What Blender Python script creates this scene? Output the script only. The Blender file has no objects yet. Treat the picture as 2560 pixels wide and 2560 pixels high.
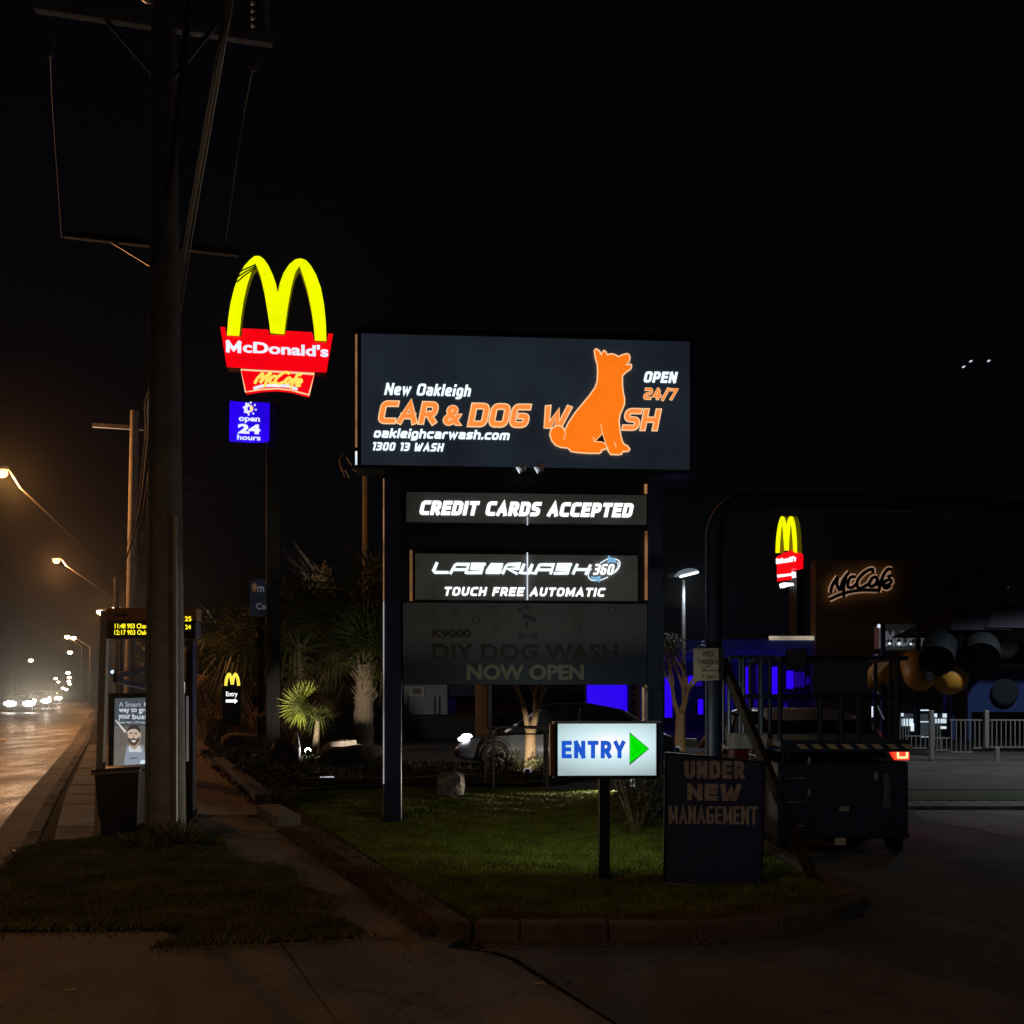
import bpy, math, random
import numpy as np
from mathutils import Vector, Matrix
random.seed(7)
S = bpy.context.scene
R = math.radians
# ------------------------------------------------------------------ camera
H, HY, F = 1.7, 1725.0, 2560.0
cam = bpy.data.cameras.new('camera'); camo = bpy.data.objects.new('camera', cam)
S.collection.objects.link(camo); S.camera = camo
camo.location = (0, 0, H); camo.rotation_euler = (R(90), 0, 0)
cam.sensor_width = 36; cam.lens = 36.0 * F / 2560; cam.shift_y = (HY - 1280) / 2560
cam.clip_start = 0.05; cam.clip_end = 3000
# ------------------------------------------------------------------ night sky
W = bpy.data.worlds.new('World'); S.world = W; W.use_nodes = True
bg = W.node_tree.nodes['Background']
bg.inputs[0].default_value = (0.55, 0.62, 1.0, 1); bg.inputs[1].default_value = 0.0018
# ------------------------------------------------------------------ exposure / sampling
S.view_settings.view_transform = 'Standard'; S.view_settings.look = 'None'
S.view_settings.exposure = 0; S.view_settings.gamma = 1; S.view_settings.use_curve_mapping = False
S.render.engine = 'CYCLES'
S.cycles.use_denoising = True
S.cycles.sample_clamp_indirect = 3.0
S.cycles.max_bounces = 5; S.cycles.volume_bounces = 0
S.cycles.caustics_reflective = False; S.cycles.caustics_refractive = False

# ------------------------------------------------------------------ helpers
col = S.collection
def G(px, py, z=0.0):
    Y = (H - z) * F / (py - HY); return Vector(((px - 1280) / F * Y, Y, z))
def at(px, py, Y):
    return Vector(((px - 1280) / F * Y, Y, H + (HY - py) / F * Y))
def tag(o, label=None, cat=None, group=None, kind=None):
    if label: o['label'] = label
    if cat: o['category'] = cat
    if group: o['group'] = group
    if kind: o['kind'] = kind
    return o
def thing(name, label, cat, loc=(0, 0, 0), rz=0.0, group=None):
    o = bpy.data.objects.new(name, None); col.objects.link(o)
    o.empty_display_size = 0.2
    o.location = loc; o.rotation_euler = (0, 0, rz)
    return tag(o, label, cat, group)
def copy_tree(o, parent=None):
    c = o.copy(); col.objects.link(c); c.parent = parent
    for ch in o.children: copy_tree(ch, c)
    return c
class MB:
    def __init__(s): s.v = []; s.f = []
    def add(s, v, f):
        n = len(s.v); s.v += [tuple(p) for p in v]; s.f += [tuple(i + n for i in q) for q in f]; return s
    def box(s, c, d, rz=0.0, M=None):
        x, y, z = d[0] / 2, d[1] / 2, d[2] / 2
        v = [Vector((a, b, e)) for a in (-x, x) for b in (-y, y) for e in (-z, z)]
        m = M if M is not None else Matrix.Rotation(rz, 3, 'Z')
        v = [m @ p + Vector(c) for p in v]
        return s.add(v, [(0, 1, 3, 2), (4, 6, 7, 5), (0, 4, 5, 1), (2, 3, 7, 6), (0, 2, 6, 4), (1, 5, 7, 3)])
    def bb(s, x0, x1, y0, y1, z0, z1):
        return s.box(((x0 + x1) / 2, (y0 + y1) / 2, (z0 + z1) / 2), (x1 - x0, y1 - y0, z1 - z0))
    def bar(s, a, b, w, h):
        a, b = Vector(a), Vector(b); d = b - a
        q = d.to_track_quat('X', 'Z').to_matrix()
        return s.box((a + b) / 2, (d.length, w, h), M=q)
    def tube(s, pts, r, n=8, cap=True):
        pts = [Vector(p) for p in pts]; k = len(pts)
        rs = r if isinstance(r, (list, tuple)) else [r] * k
        base = len(s.v); up = None
        for i, p in enumerate(pts):
            d = (pts[min(i + 1, k - 1)] - pts[max(i - 1, 0)]).normalized()
            if up is None:
                up = Vector((0, 0, 1)) if abs(d.z) < 0.9 else Vector((1, 0, 0))
            a = d.cross(up).normalized(); b = a.cross(d).normalized(); up = b
            for j in range(n):
                t = 2 * math.pi * j / n
                s.v.append(tuple(p + (a * math.cos(t) + b * math.sin(t)) * rs[i]))
        for i in range(k - 1):
            for j in range(n):
                j2 = (j + 1) % n
                s.f.append((base + i * n + j, base + i * n + j2, base + (i + 1) * n + j2, base + (i + 1) * n + j))
        if cap:
            s.f.append(tuple(base + j for j in range(n))[::-1])
            s.f.append(tuple(base + (k - 1) * n + j for j in range(n)))
        return s
    def lathe(s, prof, n=16, M=None):
        base = len(s.v); k = len(prof); M = M or Matrix.Identity(4)
        for r, z in prof:
            for j in range(n):
                t = 2 * math.pi * j / n
                s.v.append(tuple(M @ Vector((r * math.cos(t), r * math.sin(t), z))))
        for i in range(k - 1):
            for j in range(n):
                j2 = (j + 1) % n
                s.f.append((base + i * n + j, base + i * n + j2, base + (i + 1) * n + j2, base + (i + 1) * n + j))
        s.f.append(tuple(base + j for j in range(n))[::-1]); s.f.append(tuple(base + (k - 1) * n + j for j in range(n)))
        return s
    def prism_xz(s, poly, y0, y1):   # outline in local x,z pushed from y0 to y1
        n = len(poly)
        v = [(x, y0, z) for x, z in poly] + [(x, y1, z) for x, z in poly]
        f = [tuple(range(n)), tuple(range(n, 2 * n))[::-1]] + [(i, (i + 1) % n + 0, (i + 1) % n + n, i + n) for i in range(n)]
        return s.add(v, f)
    def slab(s, poly, z0, z1):       # outline in x,y
        ar = sum(poly[i][0] * poly[(i + 1) % len(poly)][1] - poly[(i + 1) % len(poly)][0] * poly[i][1] for i in range(len(poly)))
        if ar < 0: poly = list(poly)[::-1]
        n = len(poly)
        v = [(p[0], p[1], z0) for p in poly] + [(p[0], p[1], z1) for p in poly]
        f = [tuple(range(n))[::-1], tuple(range(n, 2 * n))] + [(i, (i + 1) % n, (i + 1) % n + n, i + n) for i in range(n)]
        return s.add(v, f)
    def mesh(s, name):
        me = bpy.data.meshes.new(name); me.from_pydata(s.v, [], s.f); me.update(); return me
    def build(s, name, mat, parent=None, smooth=False, bevel=0, loc=None):
        me = s.mesh(name)
        if smooth:
            me.polygons.foreach_set('use_smooth', [True] * len(me.polygons))
            try: me.set_sharp_from_angle(angle=R(40))
            except Exception: pass
        me.materials.append(mat)
        o = bpy.data.objects.new(name, me); col.objects.link(o); o.parent = parent
        if loc is not None: o.location = loc
        if bevel:
            m = o.modifiers.new('bevel', 'BEVEL'); m.width = bevel; m.segments = 2; m.limit_method = 'ANGLE'
        return o
def obj_from(me, name, parent=None, loc=None, rot=None, scale=None):
    o = bpy.data.objects.new(name, me); col.objects.link(o); o.parent = parent
    if loc is not None: o.location = loc
    if rot is not None: o.rotation_euler = rot
    if scale is not None: o.scale = scale
    return o
def smooth_pts(pts, closed=False, sub=6):
    P = [Vector(p) for p in pts]; n = len(P); out = []
    rng = range(n) if closed else range(n - 1)
    for i in rng:
        if closed: a, b, c, d = P[i - 1], P[i], P[(i + 1) % n], P[(i + 2) % n]
        else: a, b, c, d = P[max(i - 1, 0)], P[i], P[i + 1], P[min(i + 2, n - 1)]
        for k in range(sub):
            t = k / sub
            out.append(0.5 * ((2 * b) + (c - a) * t + (2 * a - 5 * b + 4 * c - d) * t * t + (3 * b - a - 3 * c + d) * t ** 3))
    if not closed: out.append(P[-1])
    return out

# ------------------------------------------------------------------ materials
MATS = {}
def mat(name, c, rough=0.7, metal=0.0, var=0.0, scale=4.0, bump=0.0, bscale=60.0, emit=None, es=0.0, spec=0.5, c2=None, sample=True, aniso=None):
    if name in MATS: return MATS[name]
    m = bpy.data.materials.new(name); m.use_nodes = True; nt = m.node_tree
    b = nt.nodes['Principled BSDF']
    b.inputs['Base Color'].default_value = (*c, 1); b.inputs['Roughness'].default_value = rough
    b.inputs['Metallic'].default_value = metal; b.inputs['Specular IOR Level'].default_value = spec
    tc = nt.nodes.new('ShaderNodeTexCoord')
    if var or c2:
        n = nt.nodes.new('ShaderNodeTexNoise'); n.inputs['Scale'].default_value = scale; n.inputs['Detail'].default_value = 6
        n.inputs['Roughness'].default_value = 0.65
        nt.links.new(tc.outputs['Object'], n.inputs['Vector'])
        r = nt.nodes.new('ShaderNodeValToRGB')
        r.color_ramp.elements[0].position = 0.3; r.color_ramp.elements[1].position = 0.7
        d = c2 or tuple(min(1, x * (1 + var)) for x in c)
        e = c if c2 else tuple(x * (1 - var) for x in c)
        r.color_ramp.elements[0].color = (*e, 1); r.color_ramp.elements[1].color = (*d, 1)
        nt.links.new(n.outputs['Fac'], r.inputs['Fac']); nt.links.new(r.outputs['Color'], b.inputs['Base Color'])
    if bump:
        n2 = nt.nodes.new('ShaderNodeTexNoise'); n2.inputs['Scale'].default_value = bscale; n2.inputs['Detail'].default_value = 5
        nt.links.new(tc.outputs['Object'], n2.inputs['Vector'])
        bp = nt.nodes.new('ShaderNodeBump'); bp.inputs['Strength'].default_value = bump; bp.inputs['Distance'].default_value = 0.02
        nt.links.new(n2.outputs['Fac'], bp.inputs['Height']); nt.links.new(bp.outputs['Normal'], b.inputs['Normal'])
    if emit:
        b.inputs['Emission Color'].default_value = (*emit, 1); b.inputs['Emission Strength'].default_value = es
        if not sample: m.cycles.emission_sampling = 'NONE'
    MATS[name] = m; return m
def glow(name, c, s=1.0, var=0.0, scale=3.0, sample=False):
    """translucent sign face lit from behind: emission with uneven tubes behind it"""
    if name in MATS: return MATS[name]
    m = mat(name, tuple(x * 0.3 for x in c), 0.4, emit=c, es=s, sample=sample)
    if var:
        nt = m.node_tree; b = nt.nodes['Principled BSDF']
        tc = nt.nodes.new('ShaderNodeTexCoord'); n = nt.nodes.new('ShaderNodeTexNoise'); n.inputs['Scale'].default_value = scale
        n.inputs['Detail'].default_value = 4
        nt.links.new(tc.outputs['Object'], n.inputs['Vector'])
        mr = nt.nodes.new('ShaderNodeMapRange'); mr.inputs['From Min'].default_value = 0.3; mr.inputs['From Max'].default_value = 0.7
        mr.inputs['To Min'].default_value = s * (1 - var); mr.inputs['To Max'].default_value = s * (1 + var)
        nt.links.new(n.outputs['Fac'], mr.inputs['Value']); nt.links.new(mr.outputs['Result'], b.inputs['Emission Strength'])
    return m
asphalt = mat('asphalt', (0.065, 0.052, 0.04), 0.46, var=0.5, scale=.8, bump=1.0, bscale=22)
nt = asphalt.node_tree; b = nt.nodes['Principled BSDF']; tc = nt.nodes.new('ShaderNodeTexCoord')
mpg = nt.nodes.new('ShaderNodeMapping'); mpg.inputs['Rotation'].default_value = (0, 0, R(-22)); mpg.inputs['Scale'].default_value = (1.0, .35, 1)
n = nt.nodes.new('ShaderNodeTexNoise'); n.inputs['Scale'].default_value = .9; n.inputs['Detail'].default_value = 8; n.inputs['Roughness'].default_value = .7
mr = nt.nodes.new('ShaderNodeMapRange'); mr.inputs['From Min'].default_value = .35; mr.inputs['From Max'].default_value = .65; mr.inputs['To Min'].default_value = .42; mr.inputs['To Max'].default_value = .66
nt.links.new(tc.outputs['Object'], mpg.inputs[0]); nt.links.new(mpg.outputs[0], n.inputs['Vector']); nt.links.new(n.outputs['Fac'], mr.inputs['Value']); nt.links.new(mr.outputs['Result'], b.inputs['Roughness'])
asphalt_dry = mat('asphalt_dry', (0.05, 0.05, 0.05), 0.8, var=0.3, scale=1.2, bump=0.5, bscale=80)
concrete = mat('concrete', (0.23, 0.215, 0.19), 0.85, var=0.42, scale=.9, bump=0.35, bscale=90)
concrete_b = mat('concrete_pale', (0.31, 0.29, 0.26), 0.85, var=0.38, scale=1.4, bump=0.4, bscale=70)
kerbm = mat('kerb_concrete', (0.13, 0.10, 0.075), 0.9, var=0.4, scale=5, bump=0.8, bscale=40)
soil = mat('soil', (0.035, 0.028, 0.02), 0.95, var=0.4, scale=6, bump=0.8, bscale=30)
turf = mat('turf', (0.045, 0.06, 0.010), 0.95, var=0.4, scale=5, bump=0.8, bscale=50)
timber = mat('timber_pole', (0.36, 0.345, 0.32), 0.85, var=0.35, scale=3, bump=0.8, bscale=25)
galv = mat('galvanised_steel', (0.38, 0.38, 0.38), 0.45, 0.7, var=0.2, scale=8)
greysteel = mat('grey_steel', (0.2, 0.2, 0.2), 0.5, 0.3, var=0.2, scale=8)
darkm = mat('dark_metal', (0.02, 0.02, 0.022), 0.4, 0.4)
black = mat('black_plastic', (0.012, 0.012, 0.012), 0.45)
navy = mat('navy_paint', (0.016, 0.03, 0.085), 0.35, var=0.15, scale=5)
navyd = mat('navy_dark_paint', (0.008, 0.012, 0.03), 0.45)
cable = mat('cable_rubber', (0.02, 0.02, 0.02), 0.7)
porcelain = mat('porcelain', (0.3, 0.3, 0.32), 0.3)
glassd = mat('dark_glass', (0.01, 0.012, 0.015), 0.06, spec=0.8)
leafm = mat('palm_leaf', (0.10, 0.13, 0.03), 0.5, var=0.35, scale=6)
deadleaf = mat('dead_palm_leaf', (0.17, 0.11, 0.06), 0.8, var=0.4, scale=8)
trunkm = mat('palm_trunk', (0.34, 0.27, 0.19), 0.9, var=0.35, scale=14, bump=1.0, bscale=30)
barkm = mat('pale_bark', (0.36, 0.25, 0.14), 0.85, var=0.3, scale=9, bump=0.6, bscale=25)
leafg = mat('shrub_leaf', (0.06, 0.07, 0.025), 0.6, var=0.4, scale=10)
rockm = mat('boulder_stone', (0.11, 0.095, 0.08), 0.9, var=0.5, scale=4, bump=1.0, bscale=12)
rocksp = mat('speckled_stone', (0.05, 0.045, 0.04), 0.9, bump=1.0, bscale=14, c2=(0.55, 0.5, 0.44), scale=13)

def weather(m):
    nt = m.node_tree; b = nt.nodes['Principled BSDF']; src = b.inputs['Base Color'].links[0].from_socket
    tc = nt.nodes.new('ShaderNodeTexCoord'); vo = nt.nodes.new('ShaderNodeTexVoronoi'); vo.inputs['Scale'].default_value = 2.6
    nt.links.new(tc.outputs['Object'], vo.inputs['Vector'])
    r1 = nt.nodes.new('ShaderNodeMapRange'); r1.inputs['From Min'].default_value = .05; r1.inputs['From Max'].default_value = .09; r1.inputs['To Min'].default_value = .35; nt.links.new(vo.outputs['Distance'], r1.inputs['Value'])
    v2 = nt.nodes.new('ShaderNodeTexVoronoi'); v2.feature = 'DISTANCE_TO_EDGE'; v2.inputs['Scale'].default_value = .55
    nz = nt.nodes.new('ShaderNodeTexNoise'); nz.inputs['Scale'].default_value = 3; nz.inputs['Detail'].default_value = 6
    ad_ = nt.nodes.new('ShaderNodeVectorMath'); ad_.operation = 'MULTIPLY_ADD'; ad_.inputs[1].default_value = (.35, .35, 0); nt.links.new(nz.outputs['Color'], ad_.inputs[0]); nt.links.new(tc.outputs['Object'], ad_.inputs[2]); nt.links.new(tc.outputs['Object'], nz.inputs['Vector']); nt.links.new(ad_.outputs[0], v2.inputs['Vector'])
    r2 = nt.nodes.new('ShaderNodeMapRange'); r2.inputs['From Min'].default_value = .002; r2.inputs['From Max'].default_value = .008; r2.inputs['To Min'].default_value = .68; nt.links.new(v2.outputs['Distance'], r2.inputs['Value'])
    fz = nt.nodes.new('ShaderNodeTexNoise'); fz.inputs['Scale'].default_value = 110; fz.inputs['Detail'].default_value = 2; nt.links.new(tc.outputs['Object'], fz.inputs['Vector'])
    r3 = nt.nodes.new('ShaderNodeMapRange'); r3.inputs['From Min'].default_value = .3; r3.inputs['From Max'].default_value = .7; r3.inputs['To Min'].default_value = .65; r3.inputs['To Max'].default_value = 1.35; nt.links.new(fz.outputs['Fac'], r3.inputs['Value'])
    m1 = nt.nodes.new('ShaderNodeMath'); m1.operation = 'MULTIPLY'; nt.links.new(r1.outputs[0], m1.inputs[0]); nt.links.new(r2.outputs[0], m1.inputs[1])
    m2_ = nt.nodes.new('ShaderNodeMath'); m2_.operation = 'MULTIPLY'; nt.links.new(m1.outputs[0], m2_.inputs[0]); nt.links.new(r3.outputs[0], m2_.inputs[1])
    mx = nt.nodes.new('ShaderNodeVectorMath'); mx.operation = 'SCALE'; nt.links.new(src, mx.inputs[0]); nt.links.new(m2_.outputs[0], mx.inputs['Scale']); nt.links.new(mx.outputs[0], b.inputs['Base Color'])
for m_ in (concrete, concrete_b, asphalt_dry): weather(m_)
# ------------------------------------------------------------------ sign plane helper, lettering
class Plane:
    def __init__(s, px, Y, ang):
        s.o = Vector(((px - 1280) / F * Y, Y)); s.a = ang
        s.ux = Vector((math.cos(ang), math.sin(ang))); s.n = Vector((-math.sin(ang), math.cos(ang)))
    def uv(s, px, py, d=0.0):
        k = (px - 1280) / F
        t = (s.o.dot(s.n) + d) / (k * s.n.x + s.n.y)
        P = Vector((k * t, t)); return (P - s.o).dot(s.ux), H + (HY - py) / F * t
    def poly(s, pts, d=0.0): return [s.uv(x, y, d) for x, y in pts]
    def thing(s, name, label, cat, group=None): return thing(name, label, cat, (s.o.x, s.o.y, 0), s.a, group)
def text_geo(txt, shear=0.0, offset=0.0, spacing=1.0, extrude=0.0):
    c = bpy.data.curves.new('t', 'FONT'); c.body = txt; c.shear = shear; c.offset = offset; c.space_character = spacing
    c.fill_mode = 'FRONT'; c.resolution_u = 4
    o = bpy.data.objects.new('t', c); me = bpy.data.meshes.new_from_object(o)
    v = [tuple(x.co) for x in me.vertices]; f = [tuple(p.vertices) for p in me.polygons]
    bpy.data.objects.remove(o); bpy.data.curves.remove(c); bpy.data.meshes.remove(me)
    return v, f
def letters(parent, pl, txt, x0, y0, x1, y1, m, shear=0.0, offset=0.0, spacing=1.0, d=-0.004, name='lettering', outline=None, om=None, depth=0.0):
    """text filling the box: (x0,y0)=top-left pixel, (x1,y1)=bottom-right pixel on the sign's plane"""
    u0, zt = pl.uv(x0, y0, d); u1, zb = pl.uv(x1, y1, d)
    # the plane is oblique: measure the height at the left edge
    v, f = text_geo(txt, shear, offset, spacing)
    xs = [p[0] for p in v]; ys = [p[1] for p in v]
    a, b, c, e = min(xs), max(xs), min(ys), max(ys)
    def mp(p, dd): return (u0 + (p[0] - a) * (u1 - u0) / (b - a), dd, zb + (p[1] - c) * (zt - zb) / (e - c))
    if outline:
        v2, f2 = text_geo(txt, shear, offset + outline, spacing)
        MB().add([mp(p, d) for p in v2], f2).build(name + '_outline', om, parent)
        d -= 0.004
    o = MB().add([mp(p, d) for p in v], f)
    if depth:
        me = o.build(name, m, parent); s = me.modifiers.new('depth', 'SOLIDIFY'); s.thickness = depth; s.offset = 0; return me
    return o.build(name, m, parent)
def ribbon(parent, pl, strokes, w, m, d=-0.004, name='lettering', t=0.003, sm=True, step=0.0004, closed=False):
    """brush strokes given in picture coordinates on the sign's plane, each a thin raised band"""
    mb = MB(); k = 0
    for st in strokes:
        ww = w
        if isinstance(st[0], (int, float)): ww = st[0]; st = st[1]
        P = [Vector(pl.uv(x, y, d)) for x, y in st]
        if sm: P = smooth_pts(P, closed)
        n = len(P); L = []; Rr = []
        for i in range(n):
            if closed: t0 = (P[(i + 1) % n] - P[i - 1])
            else: t0 = (P[min(i + 1, n - 1)] - P[max(i - 1, 0)])
            t0 = t0.normalized() if t0.length > 1e-9 else Vector((1, 0)); nn = Vector((-t0.y, t0.x))
            wi = ww / 2
            if not sm and 0 < i < n - 1:
                a = (P[i] - P[i - 1]).normalized(); b = (P[i + 1] - P[i]).normalized()
                wi = wi / max(0.5, math.sqrt(max(0.0, (1 + a.dot(b)) / 2)))
            L.append(P[i] + nn * wi); Rr.append(P[i] - nn * wi)
        y = d - k * step; k += 1
        v = [(p.x, y, p.y) for p in L] + [(p.x, y, p.y) for p in Rr]
        f = [(i, i + 1, i + 1 + n, i + n) for i in range(n - 1)]
        if closed: f.append((n - 1, 0, n, 2 * n - 1))
        mb.add(v, f)
    return mb.build(name, m, parent)


# a drawn alphabet: centre lines of each character in a box of height 1 (R = rounded corners, S = sharp)
GL = {
'A': (.72, [('S', (0,0),(.36,1),(.72,0)), ('S', (.13,.3),(.59,.3))], 0), 'B': (.6, [('R',(0,0),(0,1),(.56,1),(.56,.53),(0,.53)),('R',(0,.53),(.6,.53),(.6,0),(0,0))],1),
'C': (.6, [('R',(.6,1),(0,1),(0,0),(.6,0))],1), 'D': (.64, [('R2',(0,0),(.64,0),(.64,1),(0,1)),('S',(0,0),(0,1))],1),
'E': (.54, [('S',(.54,1),(0,1),(0,0),(.54,0)),('S',(0,.52),(.48,.52))],1), 'F': (.52, [('S',(.52,1),(0,1),(0,0)),('S',(0,.5),(.45,.5))],1),
'G': (.64, [('R',(.62,1),(0,1),(0,0),(.64,0),(.64,.48),(.36,.48))],1), 'H': (.62, [('S',(0,0),(0,1)),('S',(.62,0),(.62,1)),('B',(0,.5),(.62,.5))],1),
'I': (.0, [('S',(0,0),(0,1))],1), 'K': (.6, [('S',(0,0),(0,1)),('S',(.58,1),(.06,.45)),('S',(.2,.58),(.6,0))],1), 'L': (.5, [('S',(0,1),(0,0),(.5,0))],1),
'M': (.82, [('S',(0,0),(0,1)),('S',(0,1),(.41,.2),(.82,1)),('S',(.82,1),(.82,0))],1), 'N': (.64, [('S',(0,0),(0,1)),('S',(.64,0),(.64,1)),('S',(0,1),(.64,0))],1),
'O': (.66, [('C',(0,.5),(0,1),(.66,1),(.66,0),(0,0),(0,.5))],1), 'P': (.58, [('R',(0,.4),(.58,.4),(.58,1),(0,1)),('S',(0,0),(0,1))],1),
'R': (.6, [('R',(0,.42),(.58,.42),(.58,1),(0,1)),('S',(0,0),(0,1)),('S',(.3,.42),(.6,0))],1), 'S': (.58, [('R',(.57,1),(0,1),(0,.52),(.58,.48),(.58,0),(0,0))],1),
'T': (.6, [('S',(0,1),(.6,1)),('S',(.3,1),(.3,0))],0), 'U': (.62, [('R',(0,1),(0,0),(.62,0),(.62,1))],1), 'V': (.66,[('S',(0,1),(.33,0),(.66,1))],0),
'W': (.98, [('S',(0,1),(.1,0),(.24,0),(.5,.74),(.58,0),(.72,0),(.98,1))],0), 'Y': (.66, [('S',(0,1),(.33,.42),(.66,1)),('S',(.33,.42),(.33,0))],0),
'0': (.58, [('C',(0,.5),(0,1),(.58,1),(.58,0),(0,0),(0,.5))],1), '1': (.2, [('S',(.0,1),(.2,1),(.2,0))],0), '2': (.56, [('R',(0,1),(.56,1),(.56,.55),(0,.42),(0,0),(.56,0))],1),
'3': (.54, [('R',(0,1),(.54,1),(.54,.52),(.12,.52)),('R',(.12,.52),(.54,.52),(.54,0),(0,0))],1), '4': (.66, [('S',(.46,0),(.46,.7)),('S',(.3,1),(0,.27),(.66,.27))],1),
'5': (.56, [('R',(.54,1),(0,1),(0,.58),(.56,.58),(.56,0),(0,0))],1), '6': (.56, [('R',(.54,1),(0,1),(0,0),(.56,0),(.56,.55),(0,.55))],1), '7': (.54, [('S',(0,1),(.54,1),(.18,0))],0),
'8': (.56, [('C',(0,.5),(0,1),(.56,1),(.56,.52),(0,.52),(0,0),(.56,0),(.56,.52))],1), '9': (.56, [('R',(.02,0),(.56,0),(.56,1),(0,1),(0,.46),(.56,.46))],1),
'/': (.34, [('S',(0,-.08),(.34,1.05))],0), '.': (.0, [('S',(0,0),(0,.03))],1), ':': (.0, [('S',(0,.12),(0,.16)),('S',(0,.6),(0,.64))],1), "'": (.0,[('S',(0,.8),(0,1))],1), '%': (.3,[('S',(0,0),(.3,1))],1),
'&': (.66, [('R',(.5,1),(.1,1),(.1,.56),(.42,.56)),('R',(.3,.56),(0,.56),(0,0),(.5,0),(.5,.4),(.66,.4))],1),
'a': (.46, [('R',(.04,.68),(.46,.68),(.46,0)),('R',(.46,.38),(0,.38),(0,0),(.46,0))],1), 'b': (.46,[('S',(0,1),(0,0)),('R',(0,.68),(.46,.68),(.46,0),(0,0))],1), 'c': (.42, [('R',(.42,.68),(0,.68),(0,0),(.42,0))],1),
'd': (.46,[('S',(.46,1),(.46,0)),('R',(.46,.68),(0,.68),(0,0),(.46,0))],1), 'e': (.46, [('R',(.42,0),(0,0),(0,.68),(.46,.68),(.46,.33),(0,.33))],1), 'f': (.3,[('R',(.3,1),(.08,1),(.08,0)),('S',(0,.64),(.28,.64))],0),
'g': (.46, [('R',(.04,-.3),(.46,-.3),(.46,.68),(0,.68),(0,0),(.46,0))],1), 'h': (.46,[('S',(0,1),(0,0)),('R',(0,.68),(.46,.68),(.46,0))],1), 'i': (.0,[('S',(0,0),(0,.58)),('S',(0,.97),(0,1))],1),
'k': (.44,[('S',(0,1),(0,0)),('S',(.42,.68),(.06,.33)),('S',(.16,.4),(.44,0))],1), 'l': (.0,[('S',(0,1),(0,0))],1), 'm': (.76,[('R',(0,0),(0,.68),(.38,.68),(.38,0)),('R',(.38,.68),(.76,.68),(.76,0))],1),
'n': (.46,[('S',(0,.68),(0,0)),('R',(0,.68),(.46,.68),(.46,0))],1), 'o': (.46,[('C',(0,.34),(0,.68),(.46,.68),(.46,0),(0,0),(0,.34))],1), 'p': (.46,[('S',(0,-.3),(0,.68)),('R',(0,.68),(.46,.68),(.46,0),(0,0))],1),
'r': (.3,[('R',(0,0),(0,.68),(.3,.68))],1), 's': (.42,[('R',(.41,.68),(0,.68),(0,.36),(.42,.32),(.42,0),(0,0))],1), 't': (.3,[('R',(.08,.95),(.08,0),(.3,0)),('S',(0,.68),(.28,.68))],1),
'u': (.46,[('R',(0,.68),(0,0),(.46,0)),('S',(.46,.68),(.46,0))],1), 'w': (.7,[('S',(0,.68),(.17,0),(.35,.6),(.53,0),(.7,.68))],0), 'y': (.46,[('S',(0,.68),(.24,.02)),('S',(.48,.68),(.16,-.3))],0),
' ': (.16, [],1)}
def glyph_strips(txt, aspect, t, shear, rad, gap):
    """returns list of (left points, right points) bands filling a box of height 1 (caps) and the given width"""
    base = sum(GL[c][0] for c in txt); n = len(txt)
    low = any(c in 'gpy' for c in txt) and True
    wid = (aspect - shear - n * t - (n - 1) * gap) / max(base, .01)
    wid = max(wid, .15)
    x = 0; out = []
    for c in txt:
        w, strokes, _ = GL[c]
        for st in strokes:
            kind = st[0]; P = [Vector((x + t / 2 + px * wid, t / 2 + py * (1 - t))) for px, py in st[1:]]
            if c == ' ': continue
            if kind in ('R', 'C', 'R2'):
                rr_ = rad * (1.0 if kind != 'R2' else 1.0); Q = [P[0]]
                for i in range(1, len(P) - 1):
                    a, b, d = P[i - 1], P[i], P[i + 1]; la, ld = (a - b).length, (d - b).length
                    r = min(rr_, la * .5, ld * .5)
                    p0 = b + (a - b).normalized() * r; p1 = b + (d - b).normalized() * r
                    for k in range(6):
                        u = k / 5; Q.append((1 - u) ** 2 * p0 + 2 * u * (1 - u) * b + u * u * p1)
                Q.append(P[-1]); P = Q
            P2 = [P[0]]
            for p in P[1:]:
                if (p - P2[-1]).length > 1e-5: P2.append(p)
            P = P2; closed = kind == 'C' and c != '8'
            if not closed and kind != 'B':
                P[0] = P[0] - (P[1] - P[0]).normalized() * t / 2; P[-1] = P[-1] + (P[-1] - P[-2]).normalized() * t / 2
            L, Rr = [], []; m = len(P)
            for i in range(m):
                a = P[i - 1] if i else (P[-2] if closed else None); d = P[i + 1] if i < m - 1 else (P[1] if closed else None)
                d0 = (P[i] - a).normalized() if a is not None else (d - P[i]).normalized()
                d1 = (d - P[i]).normalized() if d is not None else d0
                tt = (d0 + d1); tt = tt.normalized() if tt.length > 1e-6 else d0
                h = t / 2 / max(.45, tt.dot(d0)); nn = Vector((-tt.y, tt.x)) * h
                L.append(P[i] + nn); Rr.append(P[i] - nn)
            out.append(([Vector((p.x + shear * p.y, p.y)) for p in L], [Vector((p.x + shear * p.y, p.y)) for p in Rr]))
        x += w * wid + t + gap
    return out
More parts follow.
